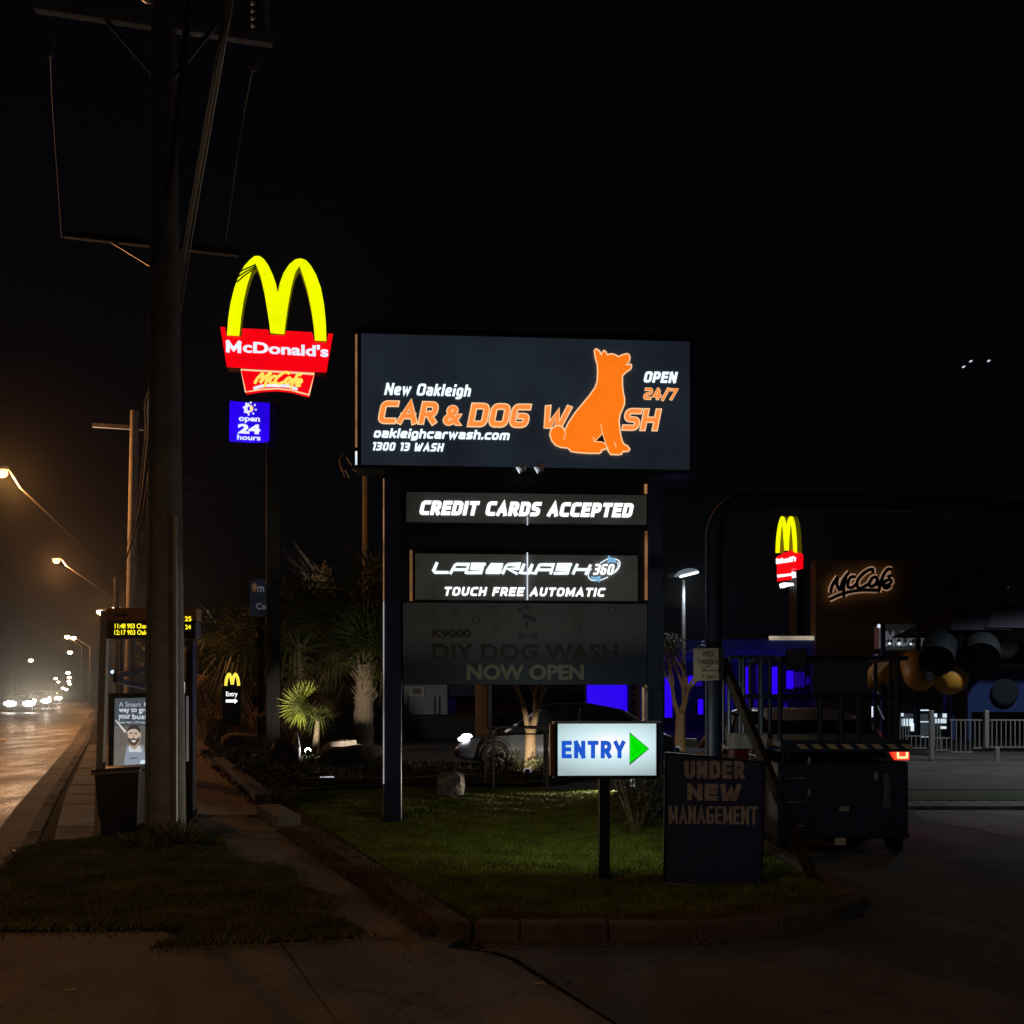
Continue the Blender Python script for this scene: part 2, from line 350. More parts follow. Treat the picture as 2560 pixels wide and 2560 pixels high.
def drawn(parent, pl, txt, x0, y0, x1, y1, m, t=.2, shear=0.0, rad=.16, gap=.07, d=-.004, name='lettering', outline=None, om=None, desc=False):
    """drawn lettering filling the box; y0 = cap top, y1 = baseline at the left pixel column"""
    u0, zt = pl.uv(x0, y0, d); u1, _ = pl.uv(x1, y1, d); zb = pl.uv(x0, y1, d)[1] if not desc else pl.uv(x0, y1, d)[1]
    hh = zt - zb; asp = (u1 - u0) / hh
    def lay(tt, dd, mm, nm, ref):
        mb = MB(); k = 0
        for L, Rr in glyph_strips(txt, asp, ref, shear, rad, gap):
            n = len(L); 
            if tt != ref:
                e = (tt - ref) / 2
                L2, R2 = [], []
                for i in range(n):
                    c_ = (L[i] + Rr[i]) / 2; v_ = L[i] - Rr[i]; f_ = 1 + 2 * e / max(v_.length, 1e-6)
                    L2.append(c_ + v_ * f_ / 2); R2.append(c_ - v_ * f_ / 2)
                for a in (0, -1):
                    b_ = 1 if a == 0 else -2
                    dr = ((L[a] + Rr[a]) / 2 - (L[b_] + Rr[b_]) / 2).normalized() * e; L2[a] = L2[a] + dr; R2[a] = R2[a] + dr
                L, Rr = L2, R2
            y = dd - k * .00025; k = (k + 1) % 8
            mb.add([(u0 + p.x * hh, y, zb + p.y * hh) for p in L] + [(u0 + p.x * hh, y, zb + p.y * hh) for p in Rr], [(i, i + 1, i + 1 + n, i + n) for i in range(n - 1)])
        return mb.build(nm, mm, parent)
    if outline:
        lay(t + outline, d, om, name + '_outline', t); d -= .004
    return lay(t, d, m, name, t)

# ================================================================== GROUND
def GP(pts, z=0.0): return [G(x, y, z) for x, y in pts]
g = MB().add([(-900, -60, -0.2), (900, -60, -0.2), (900, 1500, -0.2), (-900, 1500, -0.2)], [(0, 1, 2, 3)]).build('ground', soil)
tag(g, 'dark bare ground under everything', kind='structure')
# kerb line of the street, from behind the camera to the far end
kl = [Vector((1.0, -8.0)), Vector((-4.54 + 0.389 * 6, 3.085)), G(0, 2204).xy, G(118, 1992).xy, G(212, 1850).xy, G(240, 1775).xy, G(205, 1737).xy]
road_poly = [(-160, -20)] + [(p.x, p.y) for p in [Vector((4.0, -20.0))] + kl] + [(-300, 700), (-520, 700)]
def tri_sheet(poly, z): return MB().add([(p[0], p[1], z) for p in poly], [tuple(range(len(poly)))])
rd = tri_sheet(road_poly, -0.12).build('road', asphalt); tag(rd, 'wet looking asphalt street under orange lamps', kind='structure')
# pieces of the road: gutter channel and kerb stones
def offset_line(pts, d):
    out = []
    for i, p in enumerate(pts):
        a = pts[max(i - 1, 0)]; b = pts[min(i + 1, len(pts) - 1)]; t = (b - a).normalized()
        out.append(p + Vector((t.y, -t.x)) * d)
    return out
def resample(pts, step):
    out = []; 
    for a, b in zip(pts, pts[1:]):
        L = (b - a).length; n = max(1, round(L / step))
        for i in range(n): out.append((a + (b - a) * i / n, a + (b - a) * (i + 1) / n))
    return out
kerb = MB().build('road_kerb', kerbm); tag(kerb, 'concrete kerb along the street edge', kind='structure')
segs = [s for s in resample(kl[1:6], 1.1)]
gut = MB()
for a, b in segs:
    t = (b - a).normalized(); n = Vector((t.y, -t.x)); e = 0.008
    a2, b2 = a + t * e, b - t * e
    MB().slab([a2 - n * 0.0, b2 - n * 0.0, b2 + n * 0.16, a2 + n * 0.16], -0.14, 0.012 + random.uniform(-.006, .006)).build('kerb_stone', kerbm, kerb, bevel=0.012)
    MB().slab([a2 - n * 0.42, b2 - n * 0.42, b2 - n * 0.01, a2 - n * 0.01], -0.15, -0.105).build('gutter_slab', concrete, kerb)
# lane dashes
mark = mat('road_paint', (0.7, 0.62, 0.4), 0.6, var=0.3, scale=5)
ds = MB().build('lane_line', mark); tag(ds, 'dashed lane line on the street', kind='structure')
for x, y in ((6, 1850), (27, 1834), (59, 1813), (77, 1798), (94, 1779)):
    p = G(x, y, -0.116); d = (G(160, 1728, -.116).xy - p.xy).normalized(); n = Vector((-d.y, d.x)) * 0.09
    q = p.xy + d * 1.4
    MB().add([(p.x - n.x, p.y - n.y, -.112), (p.x + n.x, p.y + n.y, -.112), (q.x + n.x, q.y + n.y, -.112), (q.x - n.x, q.y - n.y, -.112)], [(0, 1, 2, 3)]).build('dash', mark, ds)
# everything on this side of the kerb: compacted base
kb = offset_line(kl, 0.14)
base_poly = [(p.x, p.y) for p in kb] + [(-60, 330), (260, 330), (260, -20), (4.2, -20)]
bs = tri_sheet(base_poly, -0.035).build('verge_ground', soil); tag(bs, 'bare earth between the pavings', kind='structure')
# car park beyond the garden
cp = tri_sheet([G(1000, 1945).xy, G(1500, 1945).xy, G(1750, 1990).xy, (14, 16.5), (60, 17), (120, 120), (-20, 120), G(900, 1850).xy], -0.012)
cp = cp.build('car_park', asphalt_dry); tag(cp, 'dark asphalt car park behind the garden', kind='structure')
# foreground driveway slabs
dw = MB().build('driveway', concrete); tag(dw, 'concrete driveway crossing in the foreground', kind='structure')
def slab_px(pts, m, parent, name='slab', z0=-0.05, z1=0.0, extra=None, bev=0.006):
    P = [G(x, y).xy for x, y in pts]
    if extra: P = P + [Vector(e) for e in extra]
    return MB().slab(P, z0, z1).build(name, m, parent, bevel=bev)
slab_px([(-60, 2332), (411, 2328), (500, 2362), (700, 2357), (846, 2560)], concrete, dw, extra=[(-.18, 3.4), (3.5, -6), (1.4, -6), (-2.0, 3.0)])
slab_px([(708, 2357), (861, 2347), (914, 2343), (1222, 2382), (1270, 2396), (1535, 2560)], concrete, dw, extra=[(1.8, 2.2), (5.3, -6), (3.52, -6), (-.165, 3.4)])
worn = mat('worn_asphalt', (0.13, 0.125, 0.115), 0.85, var=0.45, scale=0.7, bump=0.5, bscale=70); weather(worn)
drv = tri_sheet([G(1290, 2394).xy, G(1225, 2374).xy, G(1182, 2340).xy, G(1750, 2346).xy, G(1960, 2330).xy, G(2160, 2290).xy, G(2160, 2245).xy, G(2000, 2150).xy, G(1800, 2060).xy, G(1760, 2030).xy, G(1900, 2024).xy, G(2600, 2024).xy, (40, 14.8), (40, -6), (5.35, -6), (1.84, 2.2), G(1548, 2560).xy], -0.006)
drv = drv.build('entry_road', worn); tag(drv, 'worn grey entry road curving in on the right', kind='structure')
# footpath
fp = MB().build('footpath', concrete); tag(fp, 'concrete footpath beside the garden kerb', kind='structure')
slab_px([(478, 2083), (800, 2083), (822, 2095), (530, 2094)], concrete, fp)
slab_px([(552, 2097), (826, 2097), (945, 2172), (600, 2172)], concrete_b, fp)
slab_px([(600, 2175), (950, 2175), (1040, 2233), (640, 2233)], concrete_b, fp)
slab_px([(640, 2236), (1045, 2236), (1172, 2335), (1120, 2362), (905, 2334), (700, 2330)], concrete, fp)
slab_px([(494, 2047), (722, 2047), (795, 2080), (478, 2080)], concrete, fp, z1=0.02)
slab_px([(494, 2020), (690, 2020), (724, 2044), (494, 2044)], concrete_b, fp, z1=0.04)
# brick path beyond
bm = bpy.data.materials.new('brick_paving'); bm.use_nodes = True; nt = bm.node_tree; b = nt.nodes['Principled BSDF']
tc = nt.nodes.new('ShaderNodeTexCoord'); br = nt.nodes.new('ShaderNodeTexBrick'); br.inputs['Scale'].default_value = 4.5
br.inputs['Color1'].default_value = (0.30, 0.13, 0.08, 1); br.inputs['Color2'].default_value = (0.2, 0.09, 0.06, 1); br.inputs['Mortar'].default_value = (0.07, 0.05, 0.04, 1)
nt.links.new(tc.outputs['Object'], br.inputs['Vector']); nt.links.new(br.outputs['Color'], b.inputs['Base Color']); b.inputs['Roughness'].default_value = 0.8
bp_ = tri_sheet([G(470, 2021).xy, G(689, 2021).xy, G(645, 1958).xy, G(500, 1856).xy, G(480, 1820).xy, G(400, 1820).xy], 0.0)
bp_ = bp_.build('brick_path', bm); tag(bp_, 'reddish brick path under orange light behind the shelter', kind='structure')
# platform at the bus stop (paved slabs next to the kerb)
pf = MB().build('bus_stop_pavement', concrete_b); tag(pf, 'worn paved strip between kerb and bus shelter', kind='structure')
ys = [2106, 2068, 2040, 2010, 1985, 1962, 1940, 1920, 1900, 1880, 1862]
def kx(py):
    pts = [(66 + 45, 2119), (118 + 22, 1992 + 0), (212 + 10, 1850)]
    if py > 1992: t = (2119 - py) / 127; return 118 + t * (150 - 118) + 12
    t = (1992 - py) / 142; return 162 + t * (228 - 162)
for i, (ya, yb) in enumerate(zip(ys, ys[1:])):
    P = [G(kx(ya), ya), G(300 - (0 if i else 48), ya), G(300, yb + 1), G(kx(yb), yb + 1)]
    MB().slab([p.xy for p in P], -0.04, 0.008 + random.uniform(-.004, .004)).build('paving_slab', concrete_b if i % 3 else concrete, pf, bevel=0.006)

# verge and lawn --------------------------------------------------
verge = [(60, 2122), (122, 2112), (252, 2098), (285, 2092), (477, 2081), (550, 2096), (563, 2132), (616, 2165), (735, 2172), (749, 2218), (835, 2245), (802, 2285), (914, 2331), (861, 2345), (662, 2355), (464, 2366), (371, 2371), (464, 2338), (411, 2321), (-60, 2326), (-30, 2210)]
vp = [G(x, y).xy for x, y in verge]
lawn_px = [(735, 2010), (800, 2062), (1030, 2208), (1180, 2290), (1300, 2300), (1744, 2298), (1930, 2284), (2085, 2258), (2105, 2240), (2020, 2190), (1900, 2128), (1780, 2050), (1700, 2000), (1560, 1978), (1000, 1968), (700, 1985)]
lp = [G(x, y, 0.09).xy for x, y in lawn_px]
vg = tri_sheet([(p.x, p.y) for p in vp], 0.004).build('grass_verge', turf); tag(vg, 'dark grass verge round the foot of the power pole', kind='structure')
ln = MB().slab([(p.x, p.y) for p in lp], -0.05, 0.085).build('lawn', turf); tag(ln, 'raised lawn under the tall sign', kind='structure')
def inside(P, x, y):
    r = np.zeros(len(x), bool); n = len(P)
    for i in range(n):
        x1, y1 = P[i]; x2, y2 = P[(i + 1) % n]
        c = ((y1 > y) != (y2 > y)) & (x < (x2 - x1) * (y - y1) / (y2 - y1 + 1e-12) + x1)
        r ^= c
    return r
rng = np.random.default_rng(3)
def grass(name, label, P, z, n, hmin, hmax, m):
    xs = [p.x for p in P]; ys_ = [p.y for p in P]
    x = rng.uniform(min(xs), max(xs), n); y = rng.uniform(min(ys_), max(ys_), n)
    k = inside(P, x, y); x, y = x[k], y[k]; n = len(x)
    cl = 0.5 + 0.5 * np.sin(x * 5.1 + 2 * np.sin(y * 3.3)) * np.cos(y * 4.7 + x)
    h = rng.uniform(hmin, hmax, n) * (0.55 + 0.7 * cl); a = rng.uniform(0, 6.283, n); w = 0.004 + 0.0012 * y * 0.5
    lx, ly = rng.normal(0, 0.35, n) * h, rng.normal(0, 0.35, n) * h
    v = np.empty((n, 3, 3)); 
    v[:, 0] = np.stack([x - w * np.cos(a), y - w * np.sin(a), np.full(n, z)], 1)
    v[:, 1] = np.stack([x + w * np.cos(a), y + w * np.sin(a), np.full(n, z)], 1)
    v[:, 2] = np.stack([x + lx, y + ly, z + h], 1)
    me = bpy.data.meshes.new(name); me.vertices.add(3 * n); me.vertices.foreach_set('co', v.ravel())
    me.loops.add(3 * n); me.loops.foreach_set('vertex_index', np.arange(3 * n, dtype=np.int32))
    me.polygons.add(n); me.polygons.foreach_set('loop_start', np.arange(0, 3 * n, 3, dtype=np.int32))
    me.polygons.foreach_set('loop_total', np.full(n, 3, dtype=np.int32)); me.update(calc_edges=True)
    me.materials.append(m); o = bpy.data.objects.new(name, me); col.objects.link(o)
    return tag(o, label, 'grass', kind='stuff')
grassm = mat('grass_blade', (0.18, 0.225, 0.02), 0.7, var=0.5, scale=2.5)
grassd = mat('verge_grass_blade', (0.17, 0.18, 0.06), 0.8, var=0.6, scale=2.0)
grass('lawn_grass', 'short green grass on the raised lawn under the sign', lp, 0.08, 290000, 0.018, 0.045, grassm)
grass('verge_grass', 'rough brownish grass on the verge by the pole', vp, 0.0, 190000, 0.02, 0.06, grassd)
def grow(P, d):
    c = Vector((sum(p.x for p in P) / len(P), sum(p.y for p in P) / len(P))); return [p + (p - c).normalized() * d for p in P]
grass('verge_grass', 'thin stray grass creeping over the edge of the verge', grow(vp, .13), 0.0, 26000, 0.012, 0.04, grassd)
grass('verge_grass', 'sparse stray weeds just outside the verge', grow(vp, .28), 0.0, 5000, 0.01, 0.035, grassd)
lv_ = MB()
for _ in range(420):
    px, py = random.uniform(60, 2300), random.uniform(2080, 2560)
    if random.random() < .6: px, py = random.choice(((700, 2350), (900, 2340), (1050, 2250), (640, 2140), (1250, 2360), (1500, 2360), (1800, 2350))); px += random.gauss(0, 90); py += abs(random.gauss(0, 16))
    p = G(px, py, .012); a = random.uniform(0, 6.28); l, w = random.uniform(.012, .03), random.uniform(.006, .012)
    d = Vector((math.cos(a), math.sin(a), 0)); e = Vector((-d.y, d.x, 0))
    lv_.add([p - d * l, p + e * w + Vector((0, 0, .006)), p + d * l, p - e * w], [(0, 1, 2, 3)])
o = lv_.build('fallen_leaves', mat('dry_leaf', (.22, .14, .07), .8, var=.5, scale=20)); tag(o, 'dry leaves and grit scattered over the paving', 'leaves', kind='stuff')
# garden kerb of stones along the path and round the lawn
gk = MB().build('garden_kerb', kerbm); tag(gk, 'raised stone edging between footpath and garden', kind='structure')
def stones(px, step, h, w, z0=-0.05, m=kerbm):
    P = [G(x, y).xy for x, y in px]
    for a, b in resample(P, step):
        t = (b - a).normalized(); n = Vector((t.y, -t.x))
        j = random.uniform(-.006, .006); a2, b2 = a + t * 0.005 + n * j, b - t * 0.005 + n * (j + random.uniform(-.004, .004))
        MB().slab([a2, b2, b2 + n * w, a2 + n * w], z0, h + random.uniform(-.005, .005)).build('kerb_stone', m, gk, bevel=0.018)
stones([(497, 1862), (575, 1920), (653, 1980), (680, 2008)], 0.95, 0.14, 0.24)
stones([(697, 2040), (752, 2070)], 0.9, 0.17, 0.3, m=concrete_b)
stones([(790, 2092), (1035, 2240), (1182, 2342)], 0.7, 0.10, 0.22)
stones([(1182, 2345), (1300, 2352), (1745, 2350), (1950, 2332), (2090, 2308), (2165, 2275)], 0.75, 0.11, -0.18)
stones([(2165, 2272), (2060, 2200), (1930, 2132), (1800, 2056), (1720, 2010)], 0.75, 0.11, -0.16)

kgm = mat('dry_grass_blade', (0.16, 0.10, 0.045), 0.85, var=0.6, scale=3)
def strip(px, w0, w1):
    P = [G(*q).xy for q in px]; a = offset_line(P, w0); b = offset_line(P, w1); return a + b[::-1]
grass('kerb_grass', 'dry brown grass growing over the garden kerb', strip([(790, 2092), (900, 2156), (1035, 2240), (1182, 2342)], .04, .42), .06, 26000, .03, .09, kgm)
grass('kerb_grass', 'dry brown grass creeping over the front lawn edge', strip([(1182, 2345), (1300, 2352), (1745, 2350), (1950, 2332), (2090, 2308), (2165, 2275)], -.10, -.42), .07, 22000, .02, .07, kgm)
grass('kerb_grass', 'straggly grass at the bend of the brick path', strip([(560, 1915), (653, 1985), (720, 2060), (790, 2092)], .0, .3), .0, 9000, .04, .12, kgm)
# dark garden bed with ground cover
bed = tri_sheet([G(510, 1866).xy, G(700, 2005).xy, G(760, 1978).xy, G(1000, 1962).xy, G(1300, 1962).xy, G(1430, 1955).xy, G(1450, 1925).xy, G(1000, 1905).xy, G(900, 1850).xy, G(520, 1835).xy], 0.03)
bed = bed.build('garden_bed', soil); tag(bed, 'dark mulched garden bed with palms and boulders', kind='structure')
edge = MB()
for a, b in zip([(745, 1966), (1000, 1966), (1100, 1960)], [(1000, 1966), (1100, 1960), (1240, 1952)]):
    p, q = G(*a, 0), G(*b, 0); edge.bar((p.x, p.y, 0.07), (q.x, q.y, 0.07), 0.15, 0.16)
o = edge.build('garden_edging', kerbm); tag(o, 'low concrete edging between lawn and palm garden', kind='structure')
for o_ in (bed,): pass

def leaf_cloud(n, rad, size, seed, flat=1.0, c=(0, 0, 0), narrow=0.35, droop=0.0, mb=None):
    rr = random.Random(seed); mb = mb or MB()
    for _ in range(n):
        while True:
            p = Vector((rr.uniform(-1, 1), rr.uniform(-1, 1), rr.uniform(-1, 1)))
            if 0.35 < p.length < 1: break
        k = 0.75 + 0.35 * math.sin(p.x * 5 + seed) * math.cos(p.y * 4 + p.z * 6)
        q = Vector(c) + Vector((p.x * rad * k, p.y * rad * k, p.z * rad * flat * k))
        d = (p.normalized() + Vector((rr.uniform(-.7, .7), rr.uniform(-.7, .7), rr.uniform(-.7, .7) - droop))).normalized() * size * rr.uniform(.6, 1.3)
        s = d.cross(Vector((rr.uniform(-1, 1), rr.uniform(-1, 1), rr.uniform(-1, 1)))).normalized() * size * narrow
        mb.add([q - d * .5, q + s * .5, q + d * .5, q - s * .5], [(0, 1, 2, 3)])
    return mb
def shrub(px, py, w, h, label, seed, m=leafg, n=900, size=0.07, group='garden shrubs'):
    p = G(px, py); t = thing('shrub', label, 'shrub', (p.x, p.y, 0.03), 0, group)
    leaf_cloud(n, w / 2, size, seed, h / w, (0, 0, h * 0.5)).build('foliage', m, t)
    st = MB(); rr = random.Random(seed)
    for k in range(5):
        a = rr.uniform(0, 6.28); st.tube([(0, 0, 0), (math.cos(a) * w * .15, math.sin(a) * w * .15, h * .35), (math.cos(a) * w * .3, math.sin(a) * w * .3, h * .7)], [0.02, .015, .008], 5)
    st.build('stem', barkm, t); return t
def boulder(px, py, dims, label, seed, m=rockm, group='garden boulders', z=0.0):
    rr = random.Random(seed); p = G(px, py)
    mb = MB(); nu, nv = 18, 11
    pr = [Vector((rr.uniform(-1, 1), rr.uniform(-1, 1), rr.uniform(-1, 1))) * 2 for _ in range(7)]
    def disp(v):
        s = 1.0
        for q in pr: s += 0.09 * math.sin(v.dot(q) * 1.8 + q.x * 3)
        m_ = max(abs(v.x), abs(v.y), abs(v.z)); k = .75 if m is rocksp else .35; s = 1 + (s - 1) * (.6 if m is rocksp else 1); return v * s * (1 / m_ * k + 1 - k) * (.86 if m is rocksp else 1)
    vs = []
    for i in range(nv):
        th = math.pi * i / (nv - 1)
        for j in range(nu):
            ph = 2 * math.pi * j / nu
            v = disp(Vector((math.sin(th) * math.cos(ph), math.sin(th) * math.sin(ph), math.cos(th))))
            vs.append((v.x * dims[0] / 2, v.y * dims[1] / 2, v.z * dims[2] / 2 + dims[2] * 0.42))
    fs = [(i * nu + j, i * nu + (j + 1) % nu, (i + 1) * nu + (j + 1) % nu, (i + 1) * nu + j) for i in range(nv - 1) for j in range(nu)]
    o = mb.add(vs, fs).build('boulder', m, None, smooth=True); o.location = (p.x, p.y, z)
    return tag(o, label, 'boulder', group)

# ================================================================== MAIN PYLON SIGN
pl = Plane(980, 12.45, R(4.2))
t = pl.thing('pylon_sign', 'tall black and navy car and dog wash sign with lit panels on two square posts', 'sign')
faceblk = glow('sign_face_charcoal', (0.30, 0.42, 0.62), 0.034, 0.35, 1.0)
white_g = glow('sign_letter_white', (0.82, 0.95, 1.0), 1.25)
white_s = glow('sign_letter_strong', (0.95, 0.98, 1.0), 1.5)
orange_g = glow('sign_orange', (1.0, 0.19, 0.008), 1.0, 0.05)
orange_l = glow('sign_orange_light', (1.0, 0.27, 0.05), 1.0, 0.05)
cream_g = glow('sign_outline_cream', (1.0, 0.62, 0.33), 1.0)
greyface = glow('sign_face_grey', (0.8, 0.78, 0.72), 0.018, 0.55, 1.6)
u0, zt = pl.uv(887, 822); u1, _ = pl.uv(1732, 850); _, zb = pl.uv(905, 1172)
zt += 0.02
cab = MB().bb(u0, u1, 0.0, 0.42, zb, zt).build('cabinet', darkm, t, bevel=0.01)
fr = MB(); a0, a1 = pl.uv(903, 1)[0], pl.uv(1724, 1)[0]
zf1, zf0 = pl.uv(905, 834)[1], pl.uv(905, 1163)[1]
fr.bb(u0, a0, -0.03, 0.0, zb, zt); fr.bb(a1, u1, -0.03, 0.0, zb, zt); fr.bb(a0, a1, -0.03, 0.0, zf1, zt); fr.bb(a0, a1, -0.03, 0.0, zb, zf0)
fr.build('cabinet_frame', darkm, t, bevel=0.004)
MB().bb(a0, a1, -0.006, -0.001, zf0, zf1).build('sign_face', faceblk, t)
lt = dict(shear=0.22, d=-0.012)
dk_ = dict(shear=.22, d=-.012)
drawn(t, pl, 'New Oakleigh', 960, 957, 1181, 987, white_g, t=.20, gap=.10, **dk_)
oc = dict(t=.20, gap=.13, rad=.2, outline=.11, om=cream_g, shear=.2, d=-.012)
drawn(t, pl, 'CAR', 945, 1003, 1098, 1057, orange_l, **oc)
letters(t, pl, '&', 1109, 1014, 1153, 1063, orange_l, shear=.15, offset=0.03, outline=0.035, om=cream_g, d=-.012)
drawn(t, pl, 'DOG', 1170, 1009, 1328, 1065, orange_l, **oc)
drawn(t, pl, 'W', 1355, 1015, 1428, 1069, orange_l, **oc)
drawn(t, pl, 'SH', 1556, 1022, 1652, 1074, orange_l, **oc)
drawn(t, pl, 'oakleighcarwash.com', 933, 1070, 1277, 1094, white_g, t=.23, gap=.10, **dk_)
drawn(t, pl, '1300 13 WASH', 929, 1105, 1111, 1126, white_g, t=.23, gap=.12, **dk_)
drawn(t, pl, 'OPEN', 1608, 928, 1695, 956, white_g, t=.24, gap=.1, **dk_)
drawn(t, pl, '24/7', 1608, 970, 1695, 998, orange_l, t=.2, gap=.12, outline=.1, om=cream_g, **dk_)
def cr(ox, oy, s, pts): return [(ox + x * s, oy + y * s) for x, y in pts]
dog = cr(1340, 850, .18634, [(782, 140), (805, 117), (835, 132), (882, 195), (895, 155), (915, 140), (940, 158), (955, 197), (1010, 184), (1060, 196), (1110, 222), (1160, 197), (1225, 182), (1250, 197), (1262, 240), (1250, 290), (1210, 330), (1275, 325), (1284, 350), (1270, 390), (1210, 430), (1160, 480), (1160, 600), (1170, 700), (1188, 780), (1188, 860), (1160, 930), (1128, 1000), (1115, 1090), (1125, 1200), (1142, 1300), (1160, 1360), (1185, 1400), (1230, 1422), (1260, 1465), (1240, 1493), (1162, 1498), (1150, 1530), (1110, 1540), (1000, 1535), (975, 1500), (950, 1440), (930, 1468), (880, 1473), (880, 1500), (850, 1520), (700, 1520), (560, 1510), (470, 1495), (430, 1450), (330, 1440), (260, 1410), (210, 1350), (185, 1270), (200, 1200), (250, 1157), (300, 1146), (350, 1165), (388, 1210), (400, 1180), (440, 1100), (520, 980), (620, 860), (720, 740), (790, 640), (820, 560), (828, 420), (820, 320), (795, 240)])
P = pl.poly(dog, -0.022); n = len(P)
MB().add([(x, -0.022, z) for x, z in P], [tuple(range(n))]).build('dog_emblem', orange_g, t)
ribbon(t, pl, [dog], 0.016, cream_g, d=-0.025, name='dog_outline', sm=False, closed=True)
hole = pl.poly(cr(1340, 850, .18634, [(805, 1352), (893, 1262), (930, 1385), (890, 1362)]), -0.026)
MB().add([(x, -0.026, z) for x, z in hole], [(0, 1, 2, 3)]).build('emblem_gap', darkm, t)
ribbon(t, pl, [cr(1340, 850, .18634, s) for s in ([(388, 1205), (396, 1250), (370, 1335)], [(872, 1130), (893, 1250), (950, 1440)], [(893, 1250), (850, 1300), (790, 1355)], [(775, 1300), (785, 1362), (890, 1368), (940, 1410)], [(1050, 1365), (1075, 1440)])], 0.009, cream_g, d=-0.029, name='emblem_line')
# posts
zc = zb
for x0, x1 in ((960, 1003), (1621, 1662)):
    a, b_ = pl.uv(x0, 0)[0], pl.uv(x1, 0)[0]
    MB().bb(a, b_, 0.06, 0.06 + (b_ - a), 0.0, zc).build('post', navy, t, bevel=0.01)
    MB().bb(a - 0.03, b_ + 0.03, 0.03, 0.09 + (b_ - a), 0.08, 0.1).build('base_plate', darkm, t)
# backing sheet between the posts
a, b_ = pl.uv(1004, 0, .1)[0], pl.uv(1620, 0, .1)[0]
MB().bb(a, b_, 0.14, 0.18, pl.uv(1010, 1700, .1)[1], zc).build('backing_sheet', navyd, t)
def panel(x0, y0, x1, y1, m, name, d0=0.0, d1=0.14, rim=True):
    ua, z1 = pl.uv(x0, y0); ub = pl.uv(x1, y0)[0]; z0 = pl.uv(x0, y1)[1]
    bx = MB().bb(ua, ub, d0, d1, z0, z1).build(name, navyd, t, bevel=0.006)
    MB().bb(ua + .02, ub - .02, d0 - 0.006, d0 - 0.001, z0 + .02, z1 - .02).build('face', m, bx)
    return bx, (ua, ub, z0, z1)
p1, _ = panel(1012, 1226, 1620, 1309, greyface, 'upper_light_box')
p2, _ = panel(1034, 1380, 1598, 1503, greyface, 'middle_light_box')
drawn(p1, pl, 'CREDIT CARDS ACCEPTED', 1047, 1251, 1586, 1287, white_s, t=.26, gap=.09, shear=0.22, d=-0.012)
s3 = .3002
def c3(pts): return cr(1020, 1360, s3, pts)
lw = [c3(s) for s in ([(243, 152), (212, 225), (222, 236), (338, 237)],
 [(350, 250), (392, 176), (405, 168), (505, 170), (480, 248)], [(378, 213), (488, 213)],
 [(648, 168), (532, 168), (520, 198), (628, 203), (612, 238), (492, 240)],
 [(786, 250), (820, 182), (835, 170), (935, 172), (922, 205), (832, 208), (912, 248)],
 [(968, 164), (938, 240), (1000, 244), (1018, 200)], [(1036, 166), (1008, 240), (1060, 244), (1096, 175), (1106, 172), (1212, 174), (1186, 252)], [(1090, 215), (1196, 215)],
 [(1366, 170), (1246, 172), (1232, 203), (1350, 207), (1332, 242), (1212, 244)],
 [(1412, 166), (1372, 253)], [(1522, 172), (1478, 256)], [(1392, 212), (1500, 214)])]
ribbon(p2, pl, lw, 0.035, white_g, d=-0.012, sm=False)
e_ = pl.poly(c3([(690, 158), (795, 160), (775, 240), (762, 250), (645, 248), (650, 215)]), -.02)
MB().add([(x, -.02, z) for x, z in e_], [tuple(range(6))]).build('lettering', white_g, p2)
drawn(p2, pl, '360', 1020 + 1540 * s3, 1360 + 165 * s3, 1020 + 1725 * s3, 1360 + 256 * s3, white_s, t=.19, gap=.1, rad=.2, shear=0.25, d=-0.03)
blueg = glow('sign_pale_blue', (0.20, 0.45, 0.68), 1.0)
ribbon(p2, pl, [c3(s) for s in ([(1600, 160), (1680, 120), (1750, 135), (1765, 170), (1740, 220), (1690, 255)], [(1665, 275), (1600, 300), (1530, 300), (1502, 270), (1510, 230), (1530, 205)], [(1745, 150), (1750, 190), (1720, 230)])], 0.012, white_g, d=-0.022, name='swoosh')
for q in ([(1668, 92), (1660, 160), (1700, 150), (1735, 160), (1725, 118), (1690, 112)], [(1597, 322), (1605, 262), (1560, 275), (1520, 268), (1530, 298), (1575, 305)]):
    e_ = pl.poly(c3(q), -.026); MB().add([(x, -.026, z) for x, z in e_], [tuple(range(6))]).build('swoosh_arrow', blueg, p2)
drawn(p2, pl, 'TOUCH FREE AUTOMATIC', 1108, 1467, 1514, 1489, white_s, t=.24, gap=.18, rad=.3, shear=0.22, d=-0.012)
# unlit lower panel with a two tone print
ua, z1 = pl.uv(1007, 1506); ub = pl.uv(1618, 1506)[0]; z0 = pl.uv(1007, 1712)[1]
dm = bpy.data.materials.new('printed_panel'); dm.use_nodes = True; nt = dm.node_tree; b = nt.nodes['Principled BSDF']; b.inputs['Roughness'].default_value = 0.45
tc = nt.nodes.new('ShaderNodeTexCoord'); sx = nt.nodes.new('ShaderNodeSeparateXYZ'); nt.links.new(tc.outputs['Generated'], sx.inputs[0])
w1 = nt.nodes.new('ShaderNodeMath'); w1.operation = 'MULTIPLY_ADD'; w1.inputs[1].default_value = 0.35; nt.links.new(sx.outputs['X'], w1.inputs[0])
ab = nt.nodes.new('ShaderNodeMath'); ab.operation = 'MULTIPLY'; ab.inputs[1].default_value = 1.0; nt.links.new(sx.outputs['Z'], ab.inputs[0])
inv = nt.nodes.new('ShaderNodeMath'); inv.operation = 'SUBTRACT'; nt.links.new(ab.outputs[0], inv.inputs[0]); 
sq = nt.nodes.new('ShaderNodeMath'); sq.operation = 'POWER'; sq.inputs[1].default_value = 3.0; nt.links.new(sx.outputs['X'], sq.inputs[0])
